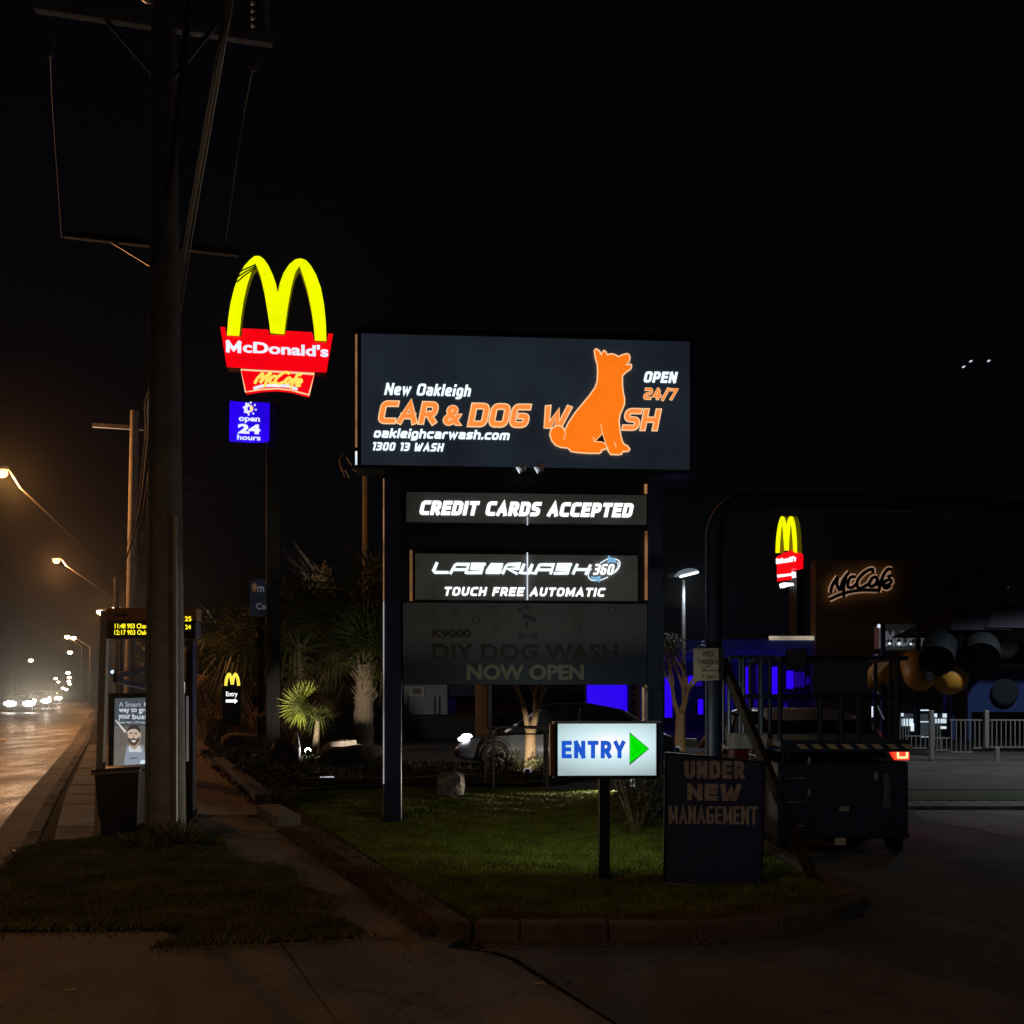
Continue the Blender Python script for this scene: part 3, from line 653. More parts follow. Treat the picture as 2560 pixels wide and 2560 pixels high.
m2 = nt.nodes.new('ShaderNodeMath'); m2.operation = 'MULTIPLY'; m2.inputs[1].default_value = 0.12; nt.links.new(sq.outputs[0], m2.inputs[0]); nt.links.new(m2.outputs[0], inv.inputs[1])
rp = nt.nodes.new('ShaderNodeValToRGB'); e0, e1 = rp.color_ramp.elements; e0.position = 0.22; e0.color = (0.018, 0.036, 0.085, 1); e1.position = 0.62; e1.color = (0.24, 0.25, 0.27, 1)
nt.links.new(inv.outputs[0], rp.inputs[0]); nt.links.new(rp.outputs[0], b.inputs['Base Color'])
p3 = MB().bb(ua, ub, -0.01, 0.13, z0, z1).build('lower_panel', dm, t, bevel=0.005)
dk = mat('print_dark_brown', (0.05, 0.032, 0.028), 0.5); lg = mat('print_pale', (0.42, 0.38, 0.30), 0.5); dbl = mat('print_slate', (0.10, 0.11, 0.13), 0.5)
letters(p3, pl, 'K9000', 1080, 1573, 1178, 1594, dk, offset=0.045, d=-0.016)
letters(p3, pl, 'DIY DOG WASH', 1080, 1609, 1545, 1651, dk, offset=0.035, spacing=1.04, d=-0.016)
letters(p3, pl, 'NOW OPEN', 1167, 1661, 1460, 1700, lg, offset=0.04, d=-0.016)
for cx_, cy_, r_ in ((1080, 1537, 9), (1138, 1530, 6), (1190, 1549, 9), (1230, 1526, 11), (1241, 1572, 8), (1443, 1565, 10), (1530, 1526, 9), (1564, 1560, 6)):
    ribbon(p3, pl, [[(cx_ + r_ * math.cos(k * .785), cy_ + r_ * math.sin(k * .785)) for k in range(8)]], 0.012, dbl, d=-0.016, name='bubble', closed=True)
# small paw and dumbbell print in the middle
ribbon(p3, pl, [(0.03, [(1295, 1530), (1300, 1522), (1306, 1530)]), (0.03, [(1312, 1520), (1316, 1515), (1320, 1522)]), (0.03, [(1326, 1523), (1330, 1526)]), (0.06, [(1308, 1540), (1330, 1546), (1338, 1552)]), (0.03, [(1318, 1552), (1316, 1566), (1322, 1572)]), (0.02, [(1304, 1590), (1336, 1590)]), (0.05, [(1302, 1584), (1302, 1596)]), (0.05, [(1338, 1584), (1338, 1596)])], 0.03, dbl, d=-0.016, name='paw_print')
# seam light of the boxes; post-side strips paint reflected street light as glow
leak_refl = glow('seam_and_reflection_orange', (0.55, 0.25, 0.10), 0.38, 0.8, 2.0); leakw_refl = glow('seam_and_highlight_white', (0.8, 0.88, 1.0), 0.9, .3, 4)
def glow_strip(x0, x1, y0, y1, m, d=-0.03, nm='seam_edge_glow'):
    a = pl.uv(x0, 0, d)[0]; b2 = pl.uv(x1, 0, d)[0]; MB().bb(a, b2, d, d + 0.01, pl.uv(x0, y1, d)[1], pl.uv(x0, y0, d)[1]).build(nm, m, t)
glow_strip(1024, 1031, 1375, 1502, leak_refl, 0.03); glow_strip(1611, 1618, 1210, 1235, leak_refl, 0.05); glow_strip(1612, 1619, 1327, 1500, leak_refl, 0.05)  # right-hand strips: street lamp reflection painted as glow
glow_strip(1317.5, 1320, 1292, 1313, leakw_refl, -0.03); glow_strip(1317, 1320, 1381, 1500, leakw_refl, -0.04)
# post edge strips below paint reflected light as glow; bright metal trim for the posts
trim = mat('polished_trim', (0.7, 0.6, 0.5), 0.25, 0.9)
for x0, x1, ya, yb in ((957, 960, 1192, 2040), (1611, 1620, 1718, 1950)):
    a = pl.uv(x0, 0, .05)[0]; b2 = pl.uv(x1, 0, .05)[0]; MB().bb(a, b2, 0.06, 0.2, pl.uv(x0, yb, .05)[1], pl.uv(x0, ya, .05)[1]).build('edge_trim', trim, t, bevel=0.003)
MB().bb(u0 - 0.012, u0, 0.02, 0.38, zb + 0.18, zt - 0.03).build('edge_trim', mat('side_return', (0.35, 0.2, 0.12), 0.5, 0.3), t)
glow_strip(888, 893, 1128, 1162, leakw_refl, -0.032); glow_strip(888, 893, 835, 1118, leak_refl, -0.036)
glow_strip(957.5, 960.5, 1196, 1500, glow('post_reflection_orange', (.6, .30, .14), .40, .9, 1.5), .03, 'edge_glow'); glow_strip(957.5, 960.5, 1502, 1960, glow('post_reflection_white', (.62, .60, .62), .5, .9, .9), .03, 'edge_glow')  # reflected light on the left post edge, painted as glowing strips
for xx in (1290, 1335):
    uu, zz = pl.uv(xx, 1174); fl = MB().lathe([(0.02, -.03), (0.05, 0.0), (0.055, 0.04), (0.03, 0.07)], 12, Matrix.Translation((uu + .05, -0.05, zz)) @ Matrix.Rotation(R(60), 4, 'Y')).build('highlight_fitting', galv, t)
    MB().lathe([(0.045, -.002), (0.045, 0.002)], 12, Matrix.Translation((uu + .02, -0.06, zz - 0.02)) @ Matrix.Rotation(R(60), 4, 'Y')).build('lens', leakw_refl, fl)  # small reflected highlights under the cabinet, painted as glowing lenses

# ================================================================== ENTRY SIGN
pe = Plane(1512, 8.6, R(2))
t = pe.thing('entry_sign', 'small white lit entry sign with green arrow on a black post', 'sign')
ua, z1 = pe.uv(1385, 1808); ub = pe.uv(1647, 1808)[0]; z0 = pe.uv(1385, 1947)[1]
MB().bb(ua, ub, 0.0, 0.16, z0, z1).build('light_box', black, t, bevel=0.006)
MB().bb(ua - 0.004, ub + 0.03, -0.02, 0.17, z1, z1 + 0.012).build('rain_cap', galv, t)
em = bpy.data.materials.new('entry_face'); em.use_nodes = True; nt = em.node_tree; b = nt.nodes['Principled BSDF']; b.inputs['Base Color'].default_value = (.3, .3, .3, 1)
tc = nt.nodes.new('ShaderNodeTexCoord'); mp_ = nt.nodes.new('ShaderNodeMapping'); mp_.inputs['Location'].default_value = (-0.56, 0, -0.52 * 1.0); mp_.inputs['Scale'].default_value = (1, 0, 1.35)
vl = nt.nodes.new('ShaderNodeVectorMath'); vl.operation = 'LENGTH'; nt.links.new(tc.outputs['Generated'], mp_.inputs[0]); nt.links.new(mp_.outputs[0], vl.inputs[0])
mp_.inputs['Location'].default_value = (-0.54, 0, -0.60 * 1.35)
rp = nt.nodes.new('ShaderNodeValToRGB'); cr_ = rp.color_ramp; cr_.elements[0].position = 0.12; cr_.elements[0].color = (1.0, 1.0, 1.0, 1); cr_.elements[1].position = 0.85; cr_.elements[1].color = (0.34, 0.45, 0.47, 1)
e = cr_.elements.new(0.35); e.color = (0.66, 0.88, 0.93, 1); nt.links.new(vl.outputs['Value'], rp.inputs[0]); nt.links.new(rp.outputs[0], b.inputs['Emission Color']); b.inputs['Emission Strength'].default_value = 1.0
fa, fb = pe.uv(1394, 0, -.006)[0], pe.uv(1640, 0, -.006)[0]; f1, f0 = pe.uv(1394, 1809, -.006)[1], pe.uv(1394, 1939, -.006)[1]
MB().bb(fa, fb, -0.006, -0.001, f0, f1 ).build('sign_face', em, t)
fr = MB(); fr.bb(ua, fa, -.03, 0, z0, z1); fr.bb(fb, ub, -.03, 0, z0, z1); fr.bb(fa, fb, -.03, 0, z0, f0); fr.bb(fa, fb, -.03, 0, f1, z1); fr.build('frame', black, t)
MB().bb(fa, fb, 0.161, 0.166, f0, f1).build('rear_face', glow('entry_rear_face', (0.9, 1.0, 0.85), 7.0, sample=True), t)
MB().bb(pe.uv(1374, 0, .1)[0], pe.uv(1385, 0, .1)[0], 0.03, 0.15, z0 + .02, z1 - .01).build('side_lamp_box', mat('side_return', (0, 0, 0)), t)
drawn(t, pe, 'ENTRY', 1404, 1852, 1563, 1896, glow('entry_blue', (0.012, 0.10, 0.62), 0.95), t=.24, gap=.13, rad=.3, d=-0.01)
shd = glow('entry_shadow_letter', (0.02, 0.03, 0.02), 0.6)
tri = pe.poly([(1575, 1833), (1621, 1872), (1575, 1908)], -0.01); MB().add([(x, -.01, z) for x, z in tri], [(0, 1, 2)]).build('arrow', glow('entry_green', (0.0, 0.78, 0.0), 0.95), t)
tri = pe.poly([(1574, 1830), (1623, 1872), (1574, 1913)], -0.008); MB().add([(x, -.008, z) for x, z in tri], [(0, 1, 2)]).build('arrow_edge', shd, t)
a, b2 = pe.uv(1500, 0)[0], pe.uv(1526, 0)[0]
MB().bb(a, b2, 0.03, 0.03 + b2 - a, 0.05, z0).build('post', darkm, t, bevel=0.004)
MB().bb(a - .05, b2 + .05, -.02, 0.08 + b2 - a, 0.07, 0.095).build('base_plate', darkm, t)

# ================================================================== UNDER NEW MANAGEMENT board
pu = Plane(1785, 8.45, R(-5))
t = pu.thing('notice_board', 'leaning navy board reading under new management beside the entry sign', 'sign')
q = [(1664, 1882), (1911, 1905), (1904, 2224), (1660, 2206)]
P = pu.poly(q, -0.0)
MB().prism_xz(P, 0.0, 0.02).build('board', mat('board_navy', (.03, .055, .17), .5, var=.15), t, bevel=0.003)
MB().prism_xz([(P[0][0] + .1, P[0][1] - .1), (P[1][0] - .1, P[1][1] - .1), (P[2][0] - .05, .02), (P[3][0] + .05, .02)], 0.32, 0.34).build('rear_board', navyd, t)
fr = MB(); 
for i in range(4):
    a, b2 = P[i], P[(i + 1) % 4]; fr.bar((a[0], 0.008, a[1]), (b2[0], 0.008, b2[1]), 0.05, 0.014)
fr.build('frame', galv if False else darkm, t)
MB().bar((P[3][0], -0.02, P[3][1] + .0), (P[2][0], -0.02, P[2][1] + .0), 0.012, 0.012).build('bottom_edge', galv, t)
pt = mat('print_tan', (0.55, 0.55, 0.56), 0.6, var=0.3, scale=9)
drawn(t, pu, 'UNDER', 1711, 1902, 1861, 1946, pt, t=.24, gap=.1, rad=.4, d=-0.006)
drawn(t, pu, 'NEW', 1718, 1959, 1853, 2001, pt, t=.28, gap=.14, d=-0.006)
drawn(t, pu, 'MANAGEMENT', 1672, 2014, 1894, 2059, pt, t=.15, gap=.055, rad=.2, d=-0.006)

# ================================================================== height bar with notice
pb = Plane(1782, 9.6, 0.0)
t = thing('height_bar', 'tall dark blue pipe gantry bending over the entry road', 'gantry', G(1782, 2178))
def bt(x, y): p = at(x, y, 9.6); return (p.x - t.location.x, p.y - t.location.y, p.z)
pts = [(0, 0, 0), (0, 0, 1.5), (0, 0, bt(1782, 1330)[2])]
xb, zb_ = 0, bt(1782, 1247)[2]
r0 = 0.36
for k in range(1, 8):
    a = R(90) * k / 7; pts.append((r0 - r0 * math.cos(a), 0, zb_ - r0 + r0 * math.sin(a)))
t.location.y = 9.6; t.location.x = at(1784, 0, 9.6).x
pts = [p for p in pts if True]
pts.append((5.2, 0.9, zb_ + 0.02))
MB().tube(pts, 0.078, 16).build('pipe', mat('pipe_paint', (.008, .015, .045), .5), t, smooth=True)
MB().lathe([(0.15, 0), (0.15, 0.02)], 16).build('base_flange', darkm, t)
MB().tube([(5.2, .9, zb_ + .02), (5.5, .95, zb_ - .3), (5.5, .95, 0)], 0.078, 12).build('far_leg', navy, t, smooth=True)
pn = Plane(1765, 9.48, R(3))
t = pn.thing('notice_sign', 'weathered cream no trucks notice tied to the blue pipe', 'sign')
P = pn.poly([(1735, 1621), (1796, 1620), (1799, 1700), (1734, 1703)])
MB().prism_xz(P, 0, 0.012).build('panel', mat('weathered_cream', (0.40, 0.36, 0.28), 0.8, var=0.3, scale=9), t)
pp = mat('faded_print', (0.2, 0.17, 0.12), 0.8)
drawn(t, pn, 'NO', 1757, 1629, 1783, 1642, pp, t=.22, gap=.2); drawn(t, pn, 'TRUCKS', 1743, 1650, 1794, 1661, pp, t=.22, gap=.15)
letters(t, pn, '3.2m', 1754, 1687, 1783, 1697, pp, offset=0.01)
ribbon(t, pn, [[(1752, 1677), (1795, 1677)], [(1756, 1675), (1776, 1662)]], 0.012, pp, sm=False)
MB().bb(P[1][0], P[1][0] + .05, 0.0, .02, P[2][1], P[1][1]).build('mount_rail', darkm, t)
# timber prop
a, b_ = at(1806, 1650, 9.7), G(2040, 2228); b_.z = 0.05
o = MB().bar(a, b_, 0.075, 0.075).build('timber_prop', mat('old_timber', (0.045, 0.035, 0.025), 0.9, var=0.4, scale=8), bevel=0.006)
tag(o, 'long timber prop leaning from the blue pipe down to the lawn edge', 'timber')

# ================================================================== SCISSOR LIFT
Ys = 10.45
def sx_(px, Y=Ys): return (px - 1280) / F * Y
def sz_(py, Y=Ys): return H + (HY - py) / F * Y
cxl = sx_(2110)
t = thing('scissor_lift', 'dark blue scissor lift with guard rails parked on the entry road', 'lift', (cxl, Ys, 0), 0)
lx0, lx1 = sx_(1945) - cxl, sx_(2272) - cxl
blue = mat('lift_paint', (0.008, 0.016, 0.05), 0.45, var=0.6, scale=5, bump=.15, bscale=9)
ch = MB().bb(lx0, lx1, 0, 1.35, 0.18, sz_(1905)).build('chassis', blue, t, bevel=0.02)
MB().bb(lx0 + .32, lx1 - .32, -0.006, 0.0, 0.5, sz_(1930)).build('door_panel', black, ch, bevel=0.003)
MB().bb(lx1 - .26, lx1 - .2, -.01, 0, .5, sz_(1935)).build('grab_bar', mat('lift_grey', (.12, .12, .13), .5), ch)
for xx, yy, ww, hh, m_ in ((2100, 2101, .11, .09, mat('sticker_pale', (.5, .4, .32), .7)), (2110, 2022, .10, .05, mat('sticker_grey', (.3, .3, .3), .7))):
    MB().bb(sx_(xx) - cxl - ww / 2, sx_(xx) - cxl + ww / 2, -.012, -.007, sz_(yy) - hh / 2, sz_(yy) + hh / 2).build('sticker', m_, ch)
for k in range(7): MB().bb(lx0 + .42, lx0 + .78, -.012, -.006, .62 + k * .035, .632 + k * .035).build('vent_slat', darkm, ch)
for zz in (.62, .95): MB().bb(lx0 + .30, lx0 + .325, -.02, 0, zz, zz + .07).build('hinge', galv, ch)
MB().bb(lx1 - .36, lx1 - .33, -.03, 0, .78, .86).build('latch', galv, ch)
MB().bb(lx0 + .05, lx0 + .055, -.004, 0, .24, 1.05).build('panel_seam', black, ch); MB().bb(lx1 - .16, lx1 - .155, -.004, 0, .24, 1.05).build('panel_seam', black, ch)
MB().bb(lx0, lx1, -.03, -.0, .2, .235).build('bumper_strip', black, ch, bevel=.005)
for k in range(3): MB().tube([(lx0 + .06, -.05, .32 + k * .24), (lx0 + .26, -.05, .32 + k * .24)], .012, 6).build('ladder_rung', galv, ch)
for sx2 in (lx0 + .08, lx1 - .08):
    for yy in (0.2, 1.15):
        w_ = MB().lathe([(0.14, -.05), (0.17, -.03), (0.17, .03), (0.14, .05)], 18, Matrix.Translation((sx2, yy, 0.17)) @ Matrix.Rotation(R(90), 4, 'Y')).build('wheel', black, t, smooth=True)
for k in range(4):
    zz = sz_(1905) + 0.02 + k * 0.028
    MB().bar((lx0 + .15, 0.15 + .02 * k, zz), (lx1 - .1, 1.2, zz + .01), 0.05, 0.02).build('scissor_arm', blue, t)
dk_ = MB().bb(lx0 + .02, lx1, -0.02, 1.4, sz_(1880), sz_(1850)).build('deck', blue, t, bevel=0.006)
hz = mat('hazard_tan', (0.6, 0.48, 0.28), 0.7)
for k in range(8):
    x0 = sx_(1993 + k * 37.5) - cxl; z_ = sz_(1872); zz = sz_(1860)
    MB().prism_xz([(x0 + .03, z_), (x0 + .11, z_), (x0 + .06, zz), (x0 - .02, zz)], -.026, -.0205).build('hazard_stripe', hz, dk_)
rl = MB().build('guard_rail', blue, t)
ztp, zmd, zdk = sz_(1645), sz_(1742), sz_(1852)
xs_ = [sx_(v) - cxl for v in (1950, 2050, 2103, 2146, 2242)]
rp_ = 0.022
rail_g = mat('rail_worn', (0.05, 0.07, 0.11), 0.35, 0.5, var=.4, scale=20)
def rail(a, b2, nm='rail', r=rp_, m=None): MB().tube([a, b2], r, 8).build(nm, m or blue, rl)
XR = lx1 - .02; XL = lx0 + .03
for z_ in (ztp, zmd):
    rail((XL, 0, z_), (XR, 0, z_)); rail((XL, 1.36, z_), (XR, 1.36, z_)); rail((XL, 0, z_), (XL, 1.36, z_)); rail((XR, 0, z_), (XR, 1.36, z_))
for i, x_ in enumerate(xs_): rail((x_, 0, zdk), (x_, 0, ztp if i in (0, 4) else zmd), 'upright', r=.026)
for x_ in (XL, XR):
    for y_ in (0.45, .9, 1.36): rail((x_, y_, zdk), (x_, y_, ztp), 'upright')
MB().bb(sx_(2036) - cxl, sx_(2172) - cxl, 0.03, 0.05, sz_(1740), sz_(1650)).build('panel_sheet', navyd, rl)
MB().bb(sx_(1968) - cxl, sx_(2012) - cxl, -0.1, 0.08, sz_(1672), sz_(1622)).build('control_box', black, t, bevel=.02)
# roll out deck extension on the left
ex0, ex1 = sx_(1827) - cxl, lx0 + .02
MB().bb(ex0, ex1, 0.15, 1.2, sz_(1876), sz_(1868)).build('extension_deck', blue, t)
MB().bb(ex0, ex1 - .1, 0.13, 0.148, sz_(1873), sz_(1834)).build('toe_board', mat('scuffed_steel', (0.45, 0.42, 0.38), 0.45, 0.6, var=0.6, scale=14), t)
for x_ in (ex0 + .02, sx_(1868) - cxl, sx_(1914) - cxl):
    for y_ in (0.17, 1.18): rail((x_, y_, sz_(1868)), (x_, y_, sz_(1640)), 'upright', m=rail_g)
for z_ in (sz_(1642), sz_(1741)): rail((ex0 + .02, .17, z_), (ex1, .17, z_), m=rail_g)

# ================================================================== VEHICLES
def vehicle(name, label, cat, loc, rz, body_m, L=4.6, Wd=1.8, Hh=1.45, suv=False, group=None):
    """car built along +X (front), loft of rounded sections"""
    t = thing(name, label, cat, loc, rz, group)
    hb = Hh * 0.60
    # (x, bottom, top, halfwidth)
    st = [(-0.5, .38, .62, .40), (-.485, .28, .86, .46), (-.44, .22, .97, .49), (-.3, .2, 1.0, .5), (0, .2, .98, .5), (.2, .2, .96, .5), (.33, .2, .90, .49), (.42, .22, .80, .47), (.475, .26, .68, .43), (.5, .36, .52, .36)]
    mb = MB(); n = 12; vs = []
    for x, b0, t0, w in st:
        zb0, zt0 = b0 * hb + .02, t0 * hb; X = x * L; ww = w * Wd
        sec = [(-.86, 0), (-.98, .18), (-1, .45), (-.97, .72), (-.9, .93), (-.55, 1.0), (.55, 1.0), (.9, .93), (.97, .72), (1, .45), (.98, .18), (.86, 0)]
        vs += [(X, a * ww, zb0 + c * (zt0 - zb0)) for a, c in sec]
    fs = [(i * n + j, i * n + (j + 1) % n, (i + 1) * n + (j + 1) % n, (i + 1) * n + j) for i in range(len(st) - 1) for j in range(n)]
    fs += [tuple(range(n))[::-1], tuple((len(st) - 1) * n + j for j in range(n))]
    mb.add(vs, fs).build('body', body_m, t, smooth=True)
    # cabin
    if suv: cs = [(-.485, .02, .44), (-.44, .80, .40), (-.3, 1.0, .38), (0, 1.0, .38), (.12, .93, .38), (.27, .05, .44)]
    else: cs = [(-.40, .02, .43), (-.27, .78, .38), (-.12, 1.0, .36), (.02, 1.0, .36), (.12, .88, .37), (.29, .05, .43)]
    vs = []; z0 = hb * .955; hh = Hh - z0; m_ = 6
    for x, k, w in cs:
        ww = w * Wd; tw = ww * (1 - .18 * k)
        vs += [(x * L, -ww, z0), (x * L, -tw, z0 + hh * k * .93), (x * L, -tw * .8, z0 + hh * k), (x * L, tw * .8, z0 + hh * k), (x * L, tw, z0 + hh * k * .93), (x * L, ww, z0)]
    fs = [(i * m_ + j, i * m_ + j + 1, (i + 1) * m_ + j + 1, (i + 1) * m_ + j) for i in range(len(cs) - 1) for j in range(m_ - 1)] + [tuple(range(m_))[::-1], tuple((len(cs) - 1) * m_ + j for j in range(m_))]
    cb = MB().add(vs, fs).build('window_glass', glassd, t, smooth=True)
    rv = []
    for x, k, w in cs[1:-1]:
        tw = w * Wd * (1 - .18 * k) * .86; rv += [(x * L, -tw, z0 + hh * k + .012 - .03), (x * L, -tw * .9, z0 + hh * k + .02), (x * L, tw * .9, z0 + hh * k + .02), (x * L, tw, z0 + hh * k - .018)]
    nr = len(cs) - 2
    MB().add(rv, [(i * 4 + j, i * 4 + j + 1, (i + 1) * 4 + j + 1, (i + 1) * 4 + j) for i in range(nr - 1) for j in range(3)]).build('roof', body_m, t, smooth=True)
    for y_ in (-1, 1):
        MB().bar((-.06 * L, y_ * Wd * .42, z0), (-.06 * L - .05, y_ * Wd * .335, Hh - .08), .03, .07).build('pillar', body_m, t)
        MB().bar((.27 * L, y_ * Wd * .435, z0 + .02), (.11 * L, y_ * Wd * .325, Hh - .1), .04, .05).build('pillar', body_m, t)
        MB().bar((cs[0][0] * L, y_ * Wd * .43, z0), (cs[1][0] * L - .0, y_ * Wd * .345, z0 + hh * .72), .05, .08).build('pillar', body_m, t)
        MB().box((.17 * L, y_ * Wd * .53, z0 + .1), (.12, .18, .12)).build('mirror', body_m, t, bevel=.02)
    rw = .33 * Hh / 1.45
    for xk in (-.31, .31):
        for y_ in (-1, 1):
            M = Matrix.Translation((xk * L, y_ * Wd * .44, rw)) @ Matrix.Rotation(R(90) * -y_, 4, 'X')
            wh = MB().lathe([(rw * .62, -.1), (rw * .95, -.1), (rw, -.06), (rw, .08), (rw * .93, .115), (rw * .66, .11)], 28, M).build('tyre', black, t, smooth=True)
            MB().lathe([(rw * .66, .06), (rw * .62, .12), (rw * .58, .12), (rw * .55, .07)], 28, M).build('rim', galv, wh, smooth=True)
            sp = MB()
            for k in range(5):
                a = k * 2 * math.pi / 5; p = [M @ Vector((math.cos(a) * r_, math.sin(a) * r_, .112)) for r_ in (.03, rw * .6)]
                sp.bar(p[0], p[1], .045, .03)
            sp.build('spokes', galv, wh)
            MB().lathe([(rw * 1.12, .0), (rw * 1.16, .125), (rw * 1.2, .0)], 28, M).build('arch_trim', black, t)
    return t
darkpaint = mat('car_paint_dark', (0.05, 0.055, 0.065), 0.28, 0.5, spec=0.6)
whitepaint = mat('car_paint_white', (0.5, 0.5, 0.5), 0.35)
headw = glow('headlight_white', (0.95, 0.97, 1.0), 6.0, sample=False)
headhot = glow('headlight_hot', (1.0, 0.96, 0.9), 40.0, sample=False)
taill = glow('tail_light_red', (1.0, 0.03, 0.01), 3.0); tailc = glow('tail_light_core', (1.0, 0.45, 0.2), 2.5)
def lens(parent, nm, m, pts, d):  # small raised lens from world-ish local points
    return MB().slab(pts, d[0], d[1]).build(nm, m, parent, bevel=.01)
# dark sedan in the garden gap, side on, facing left
cs_ = vehicle('sedan', 'dark sedan with lit headlight passing behind the bike hoops', 'car', (at(1408, 0, 22.6).x, 22.6, -0.01), R(180), mat('sedan_paint', (.15, .165, .19), .28, .3), L=4.75, Wd=1.82, Hh=1.40)
def hl(parent, L, Wd, m, z=.62, big=1.0, nm='headlight'):
    for y_ in (-1, 1):
        M = Matrix.Translation((L * .455, y_ * Wd * .385, z)) @ Matrix.Rotation(R(-20) * y_, 4, 'Z') @ Matrix.Diagonal((.16 * big, .17 * big, .075 * big, 1))
        mb = MB(); mb.lathe([(0.01, -1), (.5, -.86), (.86, -.5), (1, 0), (.86, .5), (.5, .86), (.01, 1)], 14, M); mb.build(nm, m, parent, smooth=True)
hl(cs_, 4.75, 1.82, headw, .66, .8)
# silver SUV seen from behind, beyond the lift
Yv = 12.35
sv = vehicle('suv', 'white SUV seen from behind the lift with one red tail light lit', 'car', (at(2052, 0, Yv).x, Yv + 2.1, 0), R(90), whitepaint, L=4.3, Wd=2.02, Hh=1.43, suv=True)
tl = MB(); yb = -4.3 * .49
zc_ = sz_(1883, Yv) - 0.0; xt = (at(2254, 0, Yv).x - sv.location.x)
def lv(x, z, dx, dz, m, nm, d=0.03):   # block on the rear face; the car's local -X is its rear, local -Y is picture right
    MB().bb(yb - d, yb + .25, -x - dx / 2, -x + dx / 2, z - dz / 2, z + dz / 2).build(nm, m, sv, bevel=.012)
lv(xt, zc_, .17, .16, taill, 'tail_light', .02)
for dx_, dz_, w_, h_ in ((-.055, .01, .025, .11), (.055, .01, .025, .11), (0, -.05, .13, .025)): lv(xt + dx_, zc_ + dz_, w_, h_, tailc, 'light_tube', .035)
lv(-xt, zc_, .17, .16, mat('tail_lens_off', (.2, .01, .01), .2), 'tail_light', .02)
lv(xt - .5, sz_(1905, Yv), .34, .06, galv, 'rear_handle', .03)
lv(0, sz_(1835, Yv), .9, .02, galv, 'wiper', .03)
# headlights approaching on the street
CARS = ((53, 85, 'nearest approaching car with blazing headlights at the left edge of the street'), (99, 106, 'second approaching car with blazing headlights just right of the nearest one'), (133, 140, 'farthest approaching car with small pale headlights'))
for px, Y, lab in CARS:
    c = vehicle('oncoming_car', lab, 'car', (at(px, 0, Y).x, Y, -.12), R(-90 + 22), mat('oncoming_paint', (.006, .006, .007), .5), L=4.5, Wd=1.8, Hh=1.5, suv=True, group='cars approaching on the street')
    hl(c, 4.5, 1.8, headhot, .72, 2.7)

# ================================================================== POWER POLES
def pole(px, Y, py_top, r0, r1, label, lean=0.0, group='timber power poles', name='power_pole', m=timber, z0=-.02):
    x = at(px, 0, Y).x; t = thing(name, label, 'pole', (x, Y, 0), 0, group); ztp = H + (HY - py_top) / F * Y
    pts = [(lean * k / 8 * ztp, 0, z0 + k / 8 * (ztp - z0)) for k in range(9)]
    MB().tube(pts, [r0 + (r1 - r0) * k / 8 for k in range(9)], 20).build('pole_shaft', m, t, smooth=True)
    return t, ztp
def insul(parent, x, y, z, up=True, s=1.0, ribs=5):
    pr = []; 
    for k in range(ribs): pr += [(.035 * s, k * .06 * s), (.075 * s, k * .06 * s + .015), (.075 * s, k * .06 * s + .03), (.035 * s, k * .06 * s + .045)]
    M = Matrix.Translation((x, y, z)) @ (Matrix.Identity(4) if up else Matrix.Rotation(R(180), 4, 'X'))
    return MB().lathe(pr, 12, M).build('insulator', porcelain, parent, smooth=False)
t, ztp = pole(416, 11.1, -160, 0.205, 0.125, 'nearest timber power pole rising out of the frame beside the bus shelter', lean=-0.003)
base = t
zc1 = sz_(50, 11.1); xa, xb = at(93, 0, 10.95).x - t.location.x, at(682, 0, 11.2).x - t.location.x
crs = MB().bar((xa, -.2, zc1 + .02), (xb, .1, zc1 - .16), .1, .11).build('crossarm', mat('crossarm_grey', (.5, .52, .58), .8, var=.15), t, bevel=.008)
for sx2, (xe, ze) in ((-1, (at(255, 0, 11).x - t.location.x, zc1 - .02)), (1, (at(540, 0, 11).x - t.location.x, zc1 - .14))):
    MB().bar((xe, -.12, ze), (sx2 * .10, -.05, sz_(185, 11)), .03, .045).build('brace', galv, crs)
insul(crs, xa + .12, -.2, zc1 + .08, True, 1.0); insul(crs, xb - .14, .1, zc1 - .1, True, 1.35, 6); insul(crs, -.13, -.2, zc1 + .07, True)
for x_, z_ in ((at(125, 0, 11).x - t.location.x, sz_(88, 11)), (at(636, 0, 11).x - t.location.x, sz_(122, 11))):
    MB().lathe([(.02, -.24), (.05, -.2), (.05, -.02), (.03, 0)], 12, Matrix.Translation((x_, -.1, z_))).build('line_clamp', porcelain, crs)
# conduit and strips down the pole
MB().bb(.145, .175, -.20, -.16, 0.3, sz_(1295, 11)).build('conduit', galv, t)
MB().tube([(-.16, -.16, 0.1), (-.135, -.16, 3), (-.11, -.15, sz_(985, 11))], .022, 8).build('conduit', greysteel, t)
MB().bb(-.02, .02, -.20, -.17, sz_(170, 11), sz_(160, 11)).build('number_plate', galv, t)
# splayed grass tuft at its foot
o = leaf_cloud(1400, .5, .16, 5, .45, (at(420, 0, 11).x, 11.0, .1), .12, -.5).build('grass_tuft', grassd); tag(o, 'dark tuft of long grass round the foot of the near power pole', 'grass', kind='stuff')
t2, z2 = pole(428, 20, 560, 0.22, 0.17, 'second timber power pole standing just behind the nearest one')
zc1 = sz_(610, 20); xa, xb = at(160, 0, 19.8).x - t2.location.x, at(600, 0, 20.2).x - t2.location.x
crs2 = MB().bar((xa, -.2, zc1 + .1), (xb, .1, zc1 - .14), .12, .12).build('crossarm', mat('dull_steel', (.07, .07, .07), .8), t2)
MB().bar((at(280, 0, 20).x - t2.location.x, -.1, zc1 + .02), (-.1, -.1, sz_(690, 20)), .04, .05).build('brace', galv, crs2)
t3, z3 = pole(322, 37, 1028, .19, .15, 'third timber power pole with a short crossarm beyond the bus stop', lean=.018)
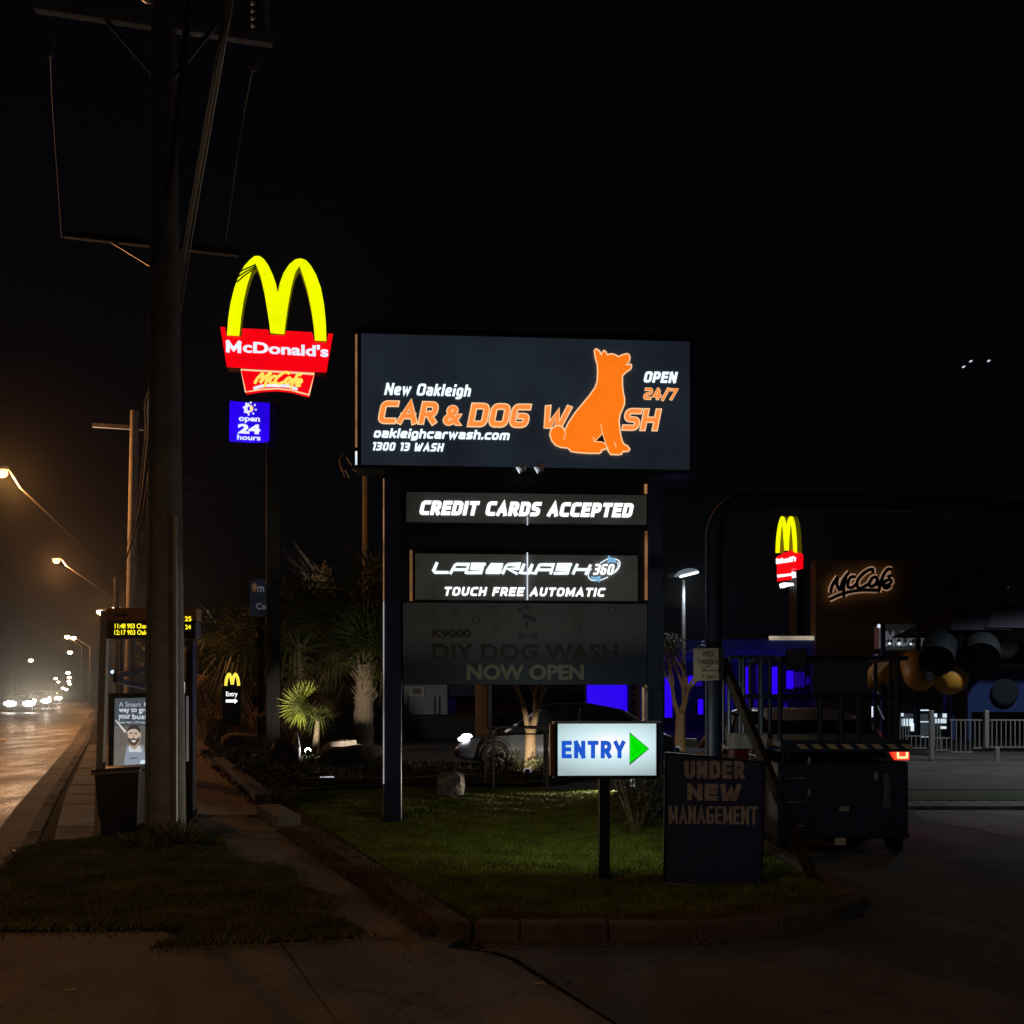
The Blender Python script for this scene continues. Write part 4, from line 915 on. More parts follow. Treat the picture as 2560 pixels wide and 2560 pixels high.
crs3 = MB().bar((at(232, 0, 37).x - t3.location.x, 0, sz_(1063, 37)), (at(375, 0, 37).x - t3.location.x, 0, sz_(1072, 37)), .14, .14).build('crossarm', galv, t3)
MB().box((at(370, 0, 37).x - t3.location.x, 0, sz_(1078, 37)), (.22, .2, .5)).build('fuse_box', greysteel, crs3)
pole(915, 45, 1110, .18, .16, 'dark concrete service pole behind the palms left of the tall sign', m=mat('concrete_pole', (.3, .3, .28), .9, var=.2), group='far poles')
# street lamps with long outreach arms
lampm = glow('sodium_lamp', (1.0, 0.45, 0.13), 6.0, sample=False); lampw = glow('sodium_lamp_far', (1.0, 0.72, 0.45), 12.0, sample=False)
labels_l = ['nearest orange street lamp on a long arm at the left edge', 'second orange street lamp on a long arm above the road', 'third street lamp in the row, left of the bus display', 'fourth street lamp in the row, touching the bus display', 'left lamp of the small pair above the headlights', 'right lamp of the small pair above the headlights', 'single street lamp below the small pair', 'lone street lamp on the far side of the street', 'tiny street lamp first below the single one', 'tiny street lamp second below the single one', 'tiny street lamp third below the single one', 'tiny street lamp fourth below the single one', 'upper tiny street lamp right of the headlight glare', 'lower tiny street lamp right of the headlight glare', 'tiny warm lamp low in the far vanishing row', 'last tiny warm lamp at the vanishing point']
LM = [(4, 1175, 36.3, 291, 1445, 0.20), (141, 1397, 61, 290, 1500, .2), (250, 1526, 100, 268, 1560, .3), (290, 1518, 97, 300, 1545, .3), (168, 1589, 147, 205, 1618, .35), (184, 1592, 150, 225, 1618, .35), (175, 1628, 200, 205, 1650, .45), (77, 1648, 230, 40, 1670, .5), (170, 1679, 300, 180, 1690, .6), (173, 1691, 360, 183, 1700, .65), (172, 1701, 420, 182, 1707, .7), (174, 1708, 480, 182, 1713, .7), (139, 1694, 380, 130, 1700, .6), (146, 1703, 440, 138, 1708, .6), (165, 1721, 560, 175, 1723, 1.0), (157, 1718, 540, 150, 1721, .8)]
for i, (lx, ly, Y, ax, ay, r_) in enumerate(LM):
    hd = at(lx, ly, Y); an = at(ax, ay, Y * 1.0)
    t = thing('street_lamp', labels_l[i], 'street lamp', (an.x, Y, 0), 0, 'lamps along the street')
    h = hd - Vector((an.x, Y, 0)); a = an - Vector((an.x, Y, 0))
    pr = 0.09 if i < 4 else .12
    MB().tube([(0, 0, -.1), (0, 0, a.z)], [pr * 1.3, pr], 8).build('lamp_post', greysteel, t)
    e = h + (a - h) * (.17 if i < 3 else .05); k = .035 if i < 4 else .06
    MB().tube([a, e, (h.x + .2, h.y, h.z + .12), (h.x - .1, h.y, h.z + .12)], k, 6).build('lamp_arm', galv, t)
    hs = MB(); hs.lathe([(.02, .6), (.6, .5), (1, .1), (1.02, 0), (1, -.01)], 12, Matrix.Translation(h) @ Matrix.Diagonal((r_ * 1.5, r_ * .9, .16, 1))); hd_ = hs.build('lamp_head', greysteel, t, smooth=True)
    MB().lathe([(.02, .9), (.6, .75), (.92, .35), (1, 0), (.92, -.4), (.6, -.8), (.02, -1)], 12, Matrix.Translation(h - Vector((0, 0, r_ * .55))) @ Matrix.Diagonal((r_ * 1.1, r_ * .8, r_ * .8, 1))).build('lamp_bowl', lampm if i < 2 else lampw, hd_, smooth=True)
# lamp behind the camera on the same side that lights the foreground
t = thing('street_lamp', 'street lamp behind the viewer that warms the foreground', 'street lamp', (-3.2, -5.5, 0), 0, 'lamps along the street')
MB().tube([(0, 0, -.1), (0, 0, 7.6)], [.11, .08], 10).build('lamp_post', greysteel, t)
MB().tube([(0, 0, 7.5), (-1.5, 0, 9), (-3.4, 0, 9.4)], .035, 8).build('lamp_arm', galv, t)
MB().lathe([(.02, .6), (.6, .5), (1, .1), (1.02, 0)], 12, Matrix.Translation((-3.6, 0, 9.3)) @ Matrix.Diagonal((.35, .2, .16, 1))).build('lamp_head', greysteel, t, smooth=True)

def lamp(kind, name, loc, energy, color, size=.1, rot=None, spot=None, blend=.4):
    l = bpy.data.lights.new(name, kind); l.energy = energy; l.color = color
    if kind in ('POINT', 'SPOT'): l.shadow_soft_size = size
    if kind == 'SPOT': l.spot_size = spot; l.spot_blend = blend
    if kind == 'AREA': l.shape = 'RECTANGLE'; l.size, l.size_y = size
    o = bpy.data.objects.new(name, l); col.objects.link(o); o.location = loc
    if rot is not None: o.rotation_euler = rot
    return o
def aim(o, tgt):
    o.rotation_euler = (Vector(tgt) - o.location).to_track_quat('-Z', 'Y').to_euler()
SOD = (1.0, 0.40, 0.11)
lamp('SPOT', 'lamp_light', (-6.8, -5.5, 8.9), 780, (1.0, .47, .17), .25, (0, 0, 0), R(165), .6)
for (lx, ly, Y, *_r), en in zip(LM[:5], (1900, 2100, 2200, 900, 1800)):
    p = at(lx, ly, Y); lamp('POINT', 'lamp_light', (p.x, p.y, p.z - .45), en, SOD, .3)

t = thing('wall_lamp', 'white canopy lamp of the car wash behind the viewer at right', 'light', (7.5, -5, 0))
MB().tube([(0, 0, 0), (0, 0, 4.6)], [.07, .06], 8).build('lamp_post', greysteel, t)
MB().box((-.2, 0, 4.62), (.5, .25, .07)).build('lamp_head', greysteel, t, bevel=.02)
lamp('SPOT', 'canopy_light', (7.25, -5, 4.5), 170, (.82, .92, 1.0), .2, (R(35), R(-25), 0), R(150), .7)
# ================================================================== WIRES
def wire(pts, r, label, m=cable, n=6, name='overhead_wire'):
    P = smooth_pts(pts, sub=5); o = MB().tube(P, r, n).build(name, m, smooth=True)
    return tag(o, label, 'wire', 'overhead wires')
wp = [(598, -140, 7.2), (574, 0, 8), (520, 310, 10.5), (470, 600, 14), (427, 860, 18), (372, 1000, 22), (370, 1100, 26), (345, 1290, 32), (303, 1440, 36)]
wire([at(*p) for p in wp], .028, 'thick black cable bundle sweeping down past the near power pole')
wire([at(p[0] + 9, p[1], p[2]) for p in wp], .007, 'thin bright edge wire lashed to the thick cable bundle', galv)
wire([at(p[0] - 8, p[1], p[2]) for p in wp], .010, 'second thin wire on the left of the thick bundle', cable)
tw1, tw2 = [], []
for k in range(60):
    s = k / 59; x = 474 - 56 * s ** 1.2; y = -20 + 510 * s; a = k * 1.1
    p = at(x, y, 9.5 + 1.2 * s); off = Vector((math.cos(a), math.sin(a), 0)) * .022
    tw1.append(p + off); tw2.append(p - off)
for q, l_ in ((tw1, 'first strand of the twisted service cable against the near pole'), (tw2, 'second strand of the twisted service cable against the near pole')):
    o = MB().tube(q, .02, 6).build('service_cable', mat('cable_brown', (.07, .05, .035), .6), smooth=True); tag(o, l_, 'wire', 'overhead wires')
wire([at(125, 130, 11), at(133, 300, 14), at(154, 596, 19.8)], .006, 'thin line from the left insulator back to the second pole')
wire([at(634, 160, 11), at(600, 350, 14.5), at(562, 622, 20.1)], .006, 'thin line from the right insulator back to the second pole')
wire([at(455, 1195, 20), at(560, 1212, 30), at(700, 1200, 42), at(880, 1120, 45)], .012, 'upper sagging line between the poles and the tall sign')
wire([at(455, 1230, 20), at(580, 1252, 30), at(760, 1235, 42), at(860, 1165, 45)], .012, 'lower sagging line between the poles and the tall sign')
wire([at(330, 1350, 36), at(342, 1385, 36), at(352, 1380, 36), at(358, 1330, 36)], .02, 'loop of slack cable hanging by the third pole')
# bracket cluster on the service pole
o = MB(); 
for a, b2 in (((848, 1150), (856, 1180)), ((858, 1133), (850, 1150)), ((867, 1145), (880, 1163)), ((864, 1175), (874, 1195)), ((855, 1168), (862, 1192)), ((880, 1172), (905, 1188))):
    o.tube([at(*a, 44.6), at(*b2, 44.6)], .04, 6)
o = o.build('cable_bracket', greysteel); tag(o, 'cluster of cable brackets beside the left end of the tall sign', 'bracket')

# ================================================================== BUS SHELTER
Yb = 11.75
x0 = at(248, 0, Yb).x
t = thing('bus_shelter', 'open bus shelter with orange arrival display and dark panels behind the pole', 'bus shelter', (x0, Yb, 0), 0)
def bx(px, Y=Yb): return at(px, 0, Y).x - x0
MB().bar((bx(246), 0, -.02), (bx(263), 0, sz_(1527, Yb)), .08, .08).build('front_post', mat('post_pale', (.42, .42, .40), .6, .1, var=.15), t, bevel=.006)
MB().bb(bx(475, 13.2), bx(491, 13.2), 1.3, 1.45, 0, sz_(1600, 13.2)).build('rear_post', navyd, t)
MB().bb(bx(467, 12.9), bx(469, 12.9), 1.1, 1.2, .8, sz_(1740, 12.9)).build('glass_edge', galv, t)
hdr = mat('display_header', (0.42, 0.16, 0.06), .5)
MB().bb(bx(272), bx(495), -.06, .14, sz_(1553, Yb), sz_(1521, Yb)).build('display_header', hdr, t, bevel=.01)
db = MB().bb(bx(271), bx(493), -.06, .14, sz_(1597, Yb), sz_(1553, Yb) - .003).build('display_case', black, t, bevel=.008)
pd = Plane(248, Yb - .066, 0.0)
pd.o = Vector((x0, Yb)); 
led = glow('led_amber', (1.0, 0.85, 0.02), 1.6)
letters(t, pd, '11:48 903 Chad', 287, 1559, 369, 1571, led, offset=0.012, d=-.066, name='led_text')
letters(t, pd, '12:17 903 Oakl', 286, 1575, 369, 1587, led, offset=0.012, d=-.066, name='led_text')
letters(t, pd, '25', 462, 1541, 478, 1553, led, offset=0.012, d=-.066, name='led_text'); letters(t, pd, '24', 463, 1562, 477, 1573, led, offset=0.012, d=-.066, name='led_text')
MB().bb(bx(290), bx(323), -.064, -.0605, sz_(1542, Yb), sz_(1535, Yb)).build('header_slot', black, t)
MB().bar((bx(271), .2, sz_(1690, 12)), (bx(372, 14), 2.4, sz_(1668, 14)), .05, .06).build('roof_beam', darkm, t)
MB().bar((bx(271), .2, sz_(1700, 12)), (bx(372, 14), 2.4, sz_(1722, 14)), .05, .06).build('roof_beam', darkm, t)
for px_, w_ in ((300, .03), (330, .02), (362, .04)):
    MB().bb(bx(px_, 14.8), bx(px_, 14.8) + w_, 3.05, 3.05 + w_, 0, 2.45).build('frame_post', greysteel, t)
# advertising light box
pa = Plane(283, 14.3, R(-3))
t = pa.thing('advertising_panel', 'lit advertising panel with bearded man in apron inside the bus shelter', 'advertisement')
ua, z1 = pa.uv(270, 1733); ub = pa.uv(462, 1733)[0]
MB().bb(ua, ub, 0.0, .14, .2, z1).build('case', black, t, bevel=.01)
A = {}
def ad(nm, pts, c, s=1.0, d=-.004, sm=False, name='poster_shape'):
    m = glow('ad_' + nm, c, s); P = pa.poly(pts, d)
    if sm: P = [(p.x, p.y) for p in smooth_pts(P, True, 4)]
    return MB().add([(x, d, z) for x, z in P], [tuple(range(len(P)))]).build(name, m, t)
ad('background', [(287, 1746), (452, 1742), (450, 1955), (283, 1960)], (.30, .36, .42), .20, -.002, name='poster_sheet')
ad('wall', [(286, 1815), (452, 1815), (450, 1955), (283, 1960)], (.42, .38, .33), .32, -.0035)
for r_ in range(7):
    for c_ in range(6):
        xx = 287 + c_ * 28 + (r_ % 2) * 13; yy = 1820 + r_ * 19
        ad('brick%d' % ((r_ * 3 + c_) % 3), [(xx, yy), (min(xx + 25, 450), yy), (min(xx + 25, 450), yy + 16), (xx, yy + 16)], ((.36, .30, .27), (.42, .38, .33), (.30, .28, .27))[(r_ * 3 + c_) % 3], .38, -.005, name='poster_shape')
ad('beam', [(288, 1801), (290, 1800), (316, 1829), (312, 1832)], (.9, .85, .75), .8, -.006)
ad('shirt', [(290, 1935), (288, 1895), (298, 1872), (318, 1860), (345, 1857), (362, 1864), (378, 1880), (380, 1940), (370, 1958), (292, 1958)], (.34, .30, .26), .45, -.007, True)
ad('neck', [(326, 1843), (344, 1843), (347, 1866), (336, 1874), (325, 1866)], (.60, .45, .34), .6, -.008, True)
ad('tee', [(322, 1864), (336, 1874), (350, 1862), (356, 1880), (316, 1882)], (.7, .74, .78), .8, -.0085)
ad('face', [(319, 1828), (323, 1822), (333, 1819), (343, 1821), (349, 1830), (349, 1843), (344, 1855), (334, 1861), (325, 1855), (320, 1842)], (.75, .58, .45), .7, -.010, True)
ad('ear', [(348, 1832), (352, 1832), (351, 1843), (347, 1842)], (.7, .52, .4), .7, -.0095, True)
ad('hair', [(318, 1830), (319, 1822), (325, 1815), (335, 1812), (345, 1815), (350, 1823), (350, 1833), (346, 1828), (340, 1823), (328, 1823), (321, 1827)], (.07, .06, .05), .6, -.012, True)
ad('beard', [(321, 1844), (326, 1847), (334, 1845), (342, 1847), (348, 1842), (346, 1855), (340, 1862), (333, 1864), (326, 1860), (321, 1852)], (.12, .09, .07), .6, -.012, True)
ad('mouth', [(329, 1850), (334, 1851), (340, 1850), (338, 1854), (334, 1856), (330, 1854)], (.9, .88, .85), .8, -.014, True)
for ex in (328, 340): ad('brow', [(ex - 4, 1832), (ex + 3, 1831), (ex + 3, 1834), (ex - 3, 1835)], (.07, .05, .04), .6, -.014)
ad('nose', [(333, 1836), (335, 1836), (337, 1844), (332, 1844)], (.55, .40, .30), .7, -.0145)
ad('apron', [(312, 1958), (308, 1925), (314, 1882), (318, 1864), (322, 1864), (322, 1880), (354, 1880), (354, 1862), (358, 1862), (362, 1885), (366, 1925), (364, 1958)], (.36, .42, .50), .7, -.016)
ad('apron_print', [(324, 1894), (344, 1893), (344, 1897), (324, 1898)], (.2, .22, .25), .6, -.018)
ad('badge', [(350, 1906), (355, 1900), (362, 1901), (366, 1908), (362, 1915), (354, 1915)], (.7, .85, .9), .9, -.02, True)
for tx, bx_ in (('A Smart', (297, 1755, 352, 1767)), ('M', (360, 1755, 372, 1766)), ('way to', (297, 1770, 342, 1784)), ('grow', (347, 1772, 385, 1785)), ('your', (296, 1787, 326, 1801)), ('business', (331, 1785, 405, 1798))):
    letters(t, pa, tx, *bx_, glow('ad_text' + ('_dim' if bx_[1] == 1755 else ''), (.8, .88, .95), .45 if bx_[1] == 1755 else .85), offset=.012, d=-.008, name='poster_text')
letters(t, pa, 'Super low 1.1% transact', 296, 1803, 375, 1810, glow('ad_text', (0, 0, 0)), offset=.0, d=-.008, name='poster_text')
# litter bin
p = G(312, 2090); t = thing('litter_bin', 'black rubbish bin with a bright rimmed lid in front of the advert', 'bin', (p.x, p.y, 0), 0)
sc = 11.93 / F
w0, w1_ = .21, .26; hz_ = sz_(1930, 11.93)
mb = MB(); mb.add([(-w0, -.2, 0), (w0, -.2, 0), (w0, .22, 0), (-w0, .22, 0), (-w1_, -.25, hz_), (w1_, -.25, hz_ + .03), (w1_, .27, hz_ + .03), (-w1_, .27, hz_)], [(3, 2, 1, 0), (4, 5, 6, 7), (0, 1, 5, 4), (1, 2, 6, 5), (2, 3, 7, 6), (3, 0, 4, 7)]); mb.build('bin_body', black, t, bevel=.02)
MB().bar((-w1_ - .02, -.27, hz_ + .0), (w1_ + .02, -.27, hz_ + .035), .03, .03).build('lid_rim', mat('lit_edge', (.5, .47, .42), .3, .6), t)  # light along the lid rim painted in as a pale edge
MB().bar((-w1_ - .02, .0, hz_ + .03), (w1_ + .02, .0, hz_ + .065), .56, .04).build('lid', black, t, bevel=.01)
p = G(268, 2085); o = MB().box((p.x, p.y + .2, .03), (.13, .5, .07)).build('concrete_block', concrete_b, bevel=.01); tag(o, 'pale concrete block beside the black bin', 'block')
# scrap of foil in the gutter
p = G(52, 2128); t = thing('crushed_can', 'crushed shiny can lying in the gutter', 'litter', (p.x, p.y, -.05), R(20))
MB().tube([(-.08, 0, .03), (0, .01, .035), (.08, -.01, .03)], [.03, .022, .03], 10).build('can_body', mat('aluminium', (.8, .8, .8), .2, .9), t)
MB().lathe([(.03, 0), (.03, .004)], 10, Matrix.Translation((-.09, 0, .05)) @ Matrix.Rotation(R(70), 4, 'Y')).build('can_lid', mat('aluminium', (0, 0, 0)), t)

for px, py, l_ in ((176, 2478, 'thin pale scrap of paper lying on the left driveway slab'), (1349, 2461, 'tiny pale scrap lying on the centre driveway slab'), (632, 2148, 'pale twig lying on the footpath')):
    p = G(px, py); o = MB().bar((-.03, 0, .006), (.03, .008, .009), .012, .004).build('paper_scrap', mat('paper', (.7, .7, .66), .8)); o.location = (p.x, p.y, 0.0); tag(o, l_, 'litter')
# ================================================================== RESTAURANT PYLON
yel = glow('arch_yellow', (0.93, 1.0, 0.0), 1.0, 0.05, 1.0); red = glow('fascia_red', (1.0, 0.0, 0.006), 0.95, 0.08, .8); yels = mat('arch_side', (.30, .27, .0), .5, emit=(.25, .22, 0), es=.25, sample=False)
def mcd(pl_, ox, oy, s, simple=False):
    def C(pts): return cr(ox, oy, s, pts)
    arches = C([(238, 836), (248, 700), (268, 560), (300, 430), (340, 320), (390, 230), (435, 180), (480, 143), (520, 143), (560, 170), (600, 225), (640, 310), (668, 390), (684, 470), (700, 385), (735, 290), (785, 215), (835, 175), (880, 163), (930, 180), (975, 230), (1020, 310), (1060, 420), (1088, 560), (1104, 720), (1110, 886), (1008, 880), (1000, 760), (978, 610), (945, 450), (910, 330), (872, 225), (835, 290), (805, 400), (775, 560), (752, 720), (740, 825), (618, 815), (610, 740), (590, 610), (565, 460), (530, 310), (492, 213), (455, 265), (415, 390), (385, 520), (360, 680), (345, 840)])
    return C, arches
pm = Plane(682, 31, R(10))
t = pm.thing('restaurant_pylon', 'tall fast food pylon with yellow arches, red name band and blue open sign', 'sign')
C, ar = mcd(pm, 500, 600, .2847)
P = pm.poly(ar); MB().prism_xz(P, .02, .5).build('arch_body', yels, t)
MB().prism_xz(P, -.03, .018).build('arches', yel, t)
band = C([(178, 762), (222, 766), (225, 800), (235, 842), (365, 848), (370, 775), (600, 786), (605, 820), (620, 832), (745, 838), (760, 797), (985, 810), (1000, 880), (1015, 894), (1115, 900), (1125, 822), (1168, 822), (1110, 1160), (680, 1142), (235, 1112)])
P = pm.poly(band, .06); MB().prism_xz(P, .10, .55).build('band_body', mat('dark_red', (.12, 0, 0), .5), t); bd = MB().prism_xz(P, .06, .098).build('name_band', red, t)
wm = glow('mcd_white', (.80, .88, 1.0), 1.05, .12, 1.5)
drawn(bd, pm, 'M', *C([(228, 880)])[0], *C([(362, 987)])[0], wm, t=.3, d=.05); letters(bd, pm, "cDonald's", *C([(376, 884)])[0], *C([(1128, 1030)])[0], wm, offset=.035, d=.05)
mcb = C([(358, 1138), (1003, 1176), (956, 1360), (800, 1318), (680, 1305), (540, 1312), (400, 1335)])
P = pm.poly(mcb, .1); cb = MB().prism_xz(P, .1, .4).build('cafe_band', red, t)
ribbon(cb, pm, [mcb], .05, cream_g, d=.09, sm=False, closed=True, name='band_rim')
def cafe(f): # script word, strokes in the crop coordinates of the lower band
    return [f(s) for s in ([(480, 1262), (505, 1215), (555, 1165)], [(555, 1165), (545, 1215), (528, 1255)], [(528, 1255), (570, 1205), (625, 1162)], [(625, 1162), (590, 1220), (568, 1290)], [(672, 1195), (640, 1200), (612, 1235), (625, 1258), (660, 1245)], [(770, 1180), (775, 1165), (735, 1165), (672, 1215), (665, 1250), (700, 1262), (755, 1235)], [(800, 1210), (770, 1215), (750, 1245), (772, 1260), (805, 1225), (800, 1255)], [(890, 1190), (865, 1180), (830, 1225), (795, 1300)], [(800, 1228), (875, 1222)], [(850, 1262), (890, 1245), (885, 1225), (850, 1245), (850, 1278), (885, 1275)])]
ribbon(cb, pm, cafe(C), .085, glow('script_yellow', (1.0, .80, .12), 1.0), d=.08, sm=True)
ribbon(cb, pm, [C([(470, 1305), (560, 1280), (680, 1278), (780, 1285), (855, 1312)])], .09, wm, d=.085, name='underline')
# open 24 hours
op = C([(262, 1410), (345, 1422), (440, 1425), (540, 1425), (610, 1432), (604, 1758), (440, 1760), (255, 1750)])
P = pm.poly(op, .05); ob = MB().prism_xz(P, .05, .35).build('open_box', glow('open_blue', (.02, 0.0, .85), 1.0, .35, 1.2), t)
letters(ob, pm, 'open', *C([(340, 1552)])[0], *C([(526, 1612)])[0], wm, offset=.03, d=.04)
letters(ob, pm, '24', *C([(332, 1612)])[0], *C([(530, 1706)])[0], wm, offset=.05, d=.04)
letters(ob, pm, 'hours', *C([(326, 1706)])[0], *C([(532, 1762)])[0], wm, offset=.03, d=.04)
rr_ = [(435 + math.cos(a) * r_, 1480 + math.sin(a) * r_) for a, r_ in [(R(90) + R(180) * k / 8, 34) for k in range(9)]]
ribbon(ob, pm, [C(rr_)], .10, wm, d=.04, name='moon')
sun = C([(437, 1446)] + [(437 + 32 * math.cos(R(-90 + 22.5 * k)), 1480 + 34 * math.sin(R(-90 + 22.5 * k))) for k in range(9)])
P = pm.poly(sun, .04); MB().add([(x, .04, z) for x, z in P], [tuple(range(len(P)))]).build('sun_half', glow('sun_cream', (1, .72, .35), 1.0), ob)
rays = []
for k in range(8):
    a = R(-90 + 45 * k + 10); rays.append(C([(437 + 46 * math.cos(a), 1480 + 46 * math.sin(a)), (437 + 62 * math.cos(a), 1480 + 62 * math.sin(a))]))
ribbon(ob, pm, rays, .05, wm, d=.04, name='sun_ray', sm=False)
MB().bb(-.21, .21, .2, .62, 0, pm.uv(682, 1000)[1]).build('pylon_post', mat('pylon_grey', (.03, .033, .034), .5, .2), t, bevel=.02)
MB().bb(-.5, .1, .3, .36, pm.uv(650, 1090)[1], pm.uv(650, 1010)[1]).build('sign_bracket', darkm, t)
for k in range(3):  # dark creeper twigs over the left arch
    MB().tube([(pm.uv(*C([(325, 380 - 40 * k)])[0])[0], -.08, pm.uv(*C([(325, 380 - 40 * k)])[0])[1]), (pm.uv(*C([(400, 320 - 30 * k)])[0])[0], -.12, pm.uv(*C([(400, 320 - 25 * k)])[0])[1]), (pm.uv(*C([(490, 262 - 20 * k)])[0])[0], -.08, pm.uv(*C([(490, 255 - 15 * k)])[0])[1])], .022, 5).build('loose_wiring', black, t)
# wash light on the arches' lower backing is left to the faces themselves

# second, smaller pylon seen edge-on at right
pr_ = Plane(1968, 62, R(-58))
t = pr_.thing('restaurant_pylon', 'distant fast food pylon seen at an angle above the dark buildings right', 'sign')
def C2(pts): return [(1940 + (x - 238) / (1110 - 238) * 50, 1293 + (y - 143) / 740 * 95 - (x - 238) / 872 * 7) for x, y in pts]
P = pr_.poly(C2(cr(-500 / .2847, -600 / .2847, 1 / .2847, ar)))
MB().prism_xz(P, -.05, .1).build('arches', yel, t); MB().prism_xz(P, .11, .5).build('arch_body', yels, t)
P = pr_.poly([(1940, 1393), (1960, 1382), (1980, 1376), (1991, 1386), (1990, 1420), (1968, 1426), (1943, 1428)], -.1)
nb = MB().prism_xz(P, -.1, .5).build('name_band', red, t)
drawn(nb, pr_, "McDonald's", 1940, 1397, 1990, 1410, white_s, t=.3, gap=.03, d=-.16)
P = pr_.poly([(1942, 1433), (1979, 1429), (1980, 1443), (1944, 1448)], -.05); MB().prism_xz(P, -.05, .3).build('cafe_band', white_s, t)
ribbon(t, pr_, [[(1942, 1432), (1979, 1428)], [(1943, 1449), (1980, 1444)]], .25, red, d=-.1, sm=False, name='band_rim')
P = pr_.poly([(1948, 1460), (1960, 1456), (1976, 1457), (1978, 1463), (1962, 1466), (1950, 1470)], -.05); MB().prism_xz(P, -.05, .2).build('open_box', white_s, t)
ribbon(t, pr_, [[(1986, 1295), (1993, 1320), (1998, 1370)]], .35, cream_g, d=.9, name='far_arch_edge')
MB().bb(-.3, .3, .5, 1.1, 0, H + (1725 - 1400) / F * 62).build('pylon_post', darkm, t)

# small direction sign of the restaurant
pq = Plane(578, 25, R(8)); t = pq.thing('direction_sign', 'small black entry direction sign with yellow arches under the palms', 'sign')
P = pq.poly([(556, 1697), (558, 1692), (562, 1683), (598, 1684), (602, 1700), (601, 1815), (556, 1812)]); MB().prism_xz(P, 0, .2).build('sign_body', black, t)
def C3(pts): return cr(500, 1500, .31056, pts)
ribbon(t, pq, [C3([(207, 690), (215, 630), (235, 597), (250, 630), (260, 680)]), C3([(260, 680), (268, 630), (285, 597), (303, 630), (312, 690)])], .075, glow('arch_small', (1.0, .83, .08), 1.0), d=-.01, name='arches')
letters(t, pq, 'Entry', *C3([(210, 738)])[0], *C3([(302, 786)])[0], white_s, offset=.012)
ribbon(t, pq, [C3([(208, 813), (285, 813)])], .07, white_s, name='arrow', sm=False)
P = pq.poly(C3([(278, 792), (304, 813), (278, 836)]), -.008); MB().add([(x, -.008, z) for x, z in P], [(0, 1, 2)]).build('arrow_head', white_s, t)
MB().bb(P[0][0] - 1.2 + .0, P[0][0] - 1.18, 0, .02, pq.uv(556, 1780)[1], pq.uv(556, 1705)[1]).build('edge_glow', leakw_refl, t)
pk = Plane(645, 33, 0); t = pk.thing('shop_sign', 'dim blue grey shop sign half hidden behind the restaurant pylon post', 'sign')
P = pk.poly([(625, 1452), (640, 1448), (672, 1448), (672, 1540), (624, 1540)]); MB().prism_xz(P, 0, .3).build('sign_body', glow('shop_blue', (.10, .14, .22), .045), t)
letters(t, pk, 'm', 644, 1466, 660, 1480, glow('shop_letters', (.6, .6, .7), .14), offset=.01); letters(t, pk, 'Car', 640, 1508, 672, 1523, glow('shop_letters', (0, 0, 0)), offset=.01)
P = pk.poly([(630, 1462), (636, 1456), (642, 1462), (642, 1474), (636, 1480), (630, 1474)], -.01); MB().add([(x, -.01, z) for x, z in P], [tuple(range(6))]).build('logo_mark', glow('shop_logo', (.6, .3, .15), .12), t)
MB().bb(-.1, .1, .35, .5, 0, pk.uv(645, 1530)[1]).build('sign_post', darkm, t)

# ================================================================== PALMS
def frond_mesh(nleaf, L, spread, droop, seed, pet=.5):
    rr = random.Random(seed); mb = MB()
    mb.tube([(0, 0, 0), (pet * .5, 0, pet * .12), (pet, 0, pet * .05)], [.012, .01, .008], 4)
    for k in range(nleaf):
        a = (k / (nleaf - 1) - .5) * spread; l = L * (1 - .25 * abs(a) / (spread / 2)) * rr.uniform(.85, 1.1)
        d = Vector((math.cos(a), math.sin(a), .12 * (-1) ** k)); s = Vector((-math.sin(a), math.cos(a), 0)) * L * .014
        p0 = Vector((pet, 0, pet * .05)); p1 = p0 + d * l * .55; p2 = p0 + d * l - Vector((0, 0, droop * l * rr.uniform(.6, 1.3)))
        mb.add([p0, p1 + s, p2, p1 - s], [(0, 1, 2, 3)])
    return mb
FR = [frond_mesh(36, .75, R(250), .15, 1), frond_mesh(34, .8, R(200), .7, 2), frond_mesh(30, .85, R(120), 1.2, 3)]
FM = []
for k, (f_, m_) in enumerate(zip(FR, (leafm, leafm, deadleaf))):
    me = f_.mesh('frond'); me.materials.append(m_); FM.append(me)
def palm(px, py, hh, r, nf, label, seed, s=1.0, dead=14, boots=True, Y=None):
    p = G(px, py); 
    if Y: p = at(px, 0, Y); 
    t = thing('fan_palm', label, 'palm', (p.x, p.y, 0), 0, 'fan palms in the garden'); rr = random.Random(seed)
    n = 10; pts = [(math.sin(k * .3 + seed) * .03, 0, hh * k / n) for k in range(n + 1)]
    MB().tube(pts, [r * (1.25 - .35 * k / n) * (1 + .05 * (-1) ** k) for k in range(n + 1)], 16).build('trunk', trunkm, t, smooth=False)
    if boots:
        bt_ = MB()
        for k in range(90):
            z = hh * rr.uniform(.5, 1.12); a = rr.uniform(0, 6.28); d = Vector((math.cos(a), math.sin(a), 0)); l = rr.uniform(.06, .24)
            bt_.bar(d * r * .8 + Vector((0, 0, z)), d * (r + l * .7) + Vector((0, 0, z + l * 1.3)), .035, .015)
        bt_.build('leaf_bases', trunkm, t)['kind'] = 'stuff'
    for k in range(nf + dead):
        alive = k < nf
        el = rr.uniform(-10, 80) if alive else rr.uniform(-85, -35)
        me = FM[rr.choice((0, 1)) if alive else 2]
        o = obj_from(me, 'frond', t, (0, 0, hh + (0 if alive else -rr.uniform(0, .35 * hh))), (rr.uniform(-.4, .4), R(-el), rr.uniform(0, 6.28)), (s * rr.uniform(.8, 1.15),) * 3)
    return t
palm(910, 1868, 2.45, .26, 16, 'fan palm with floodlit pale trunk just left of the sign post', 11, 1.5, 0)
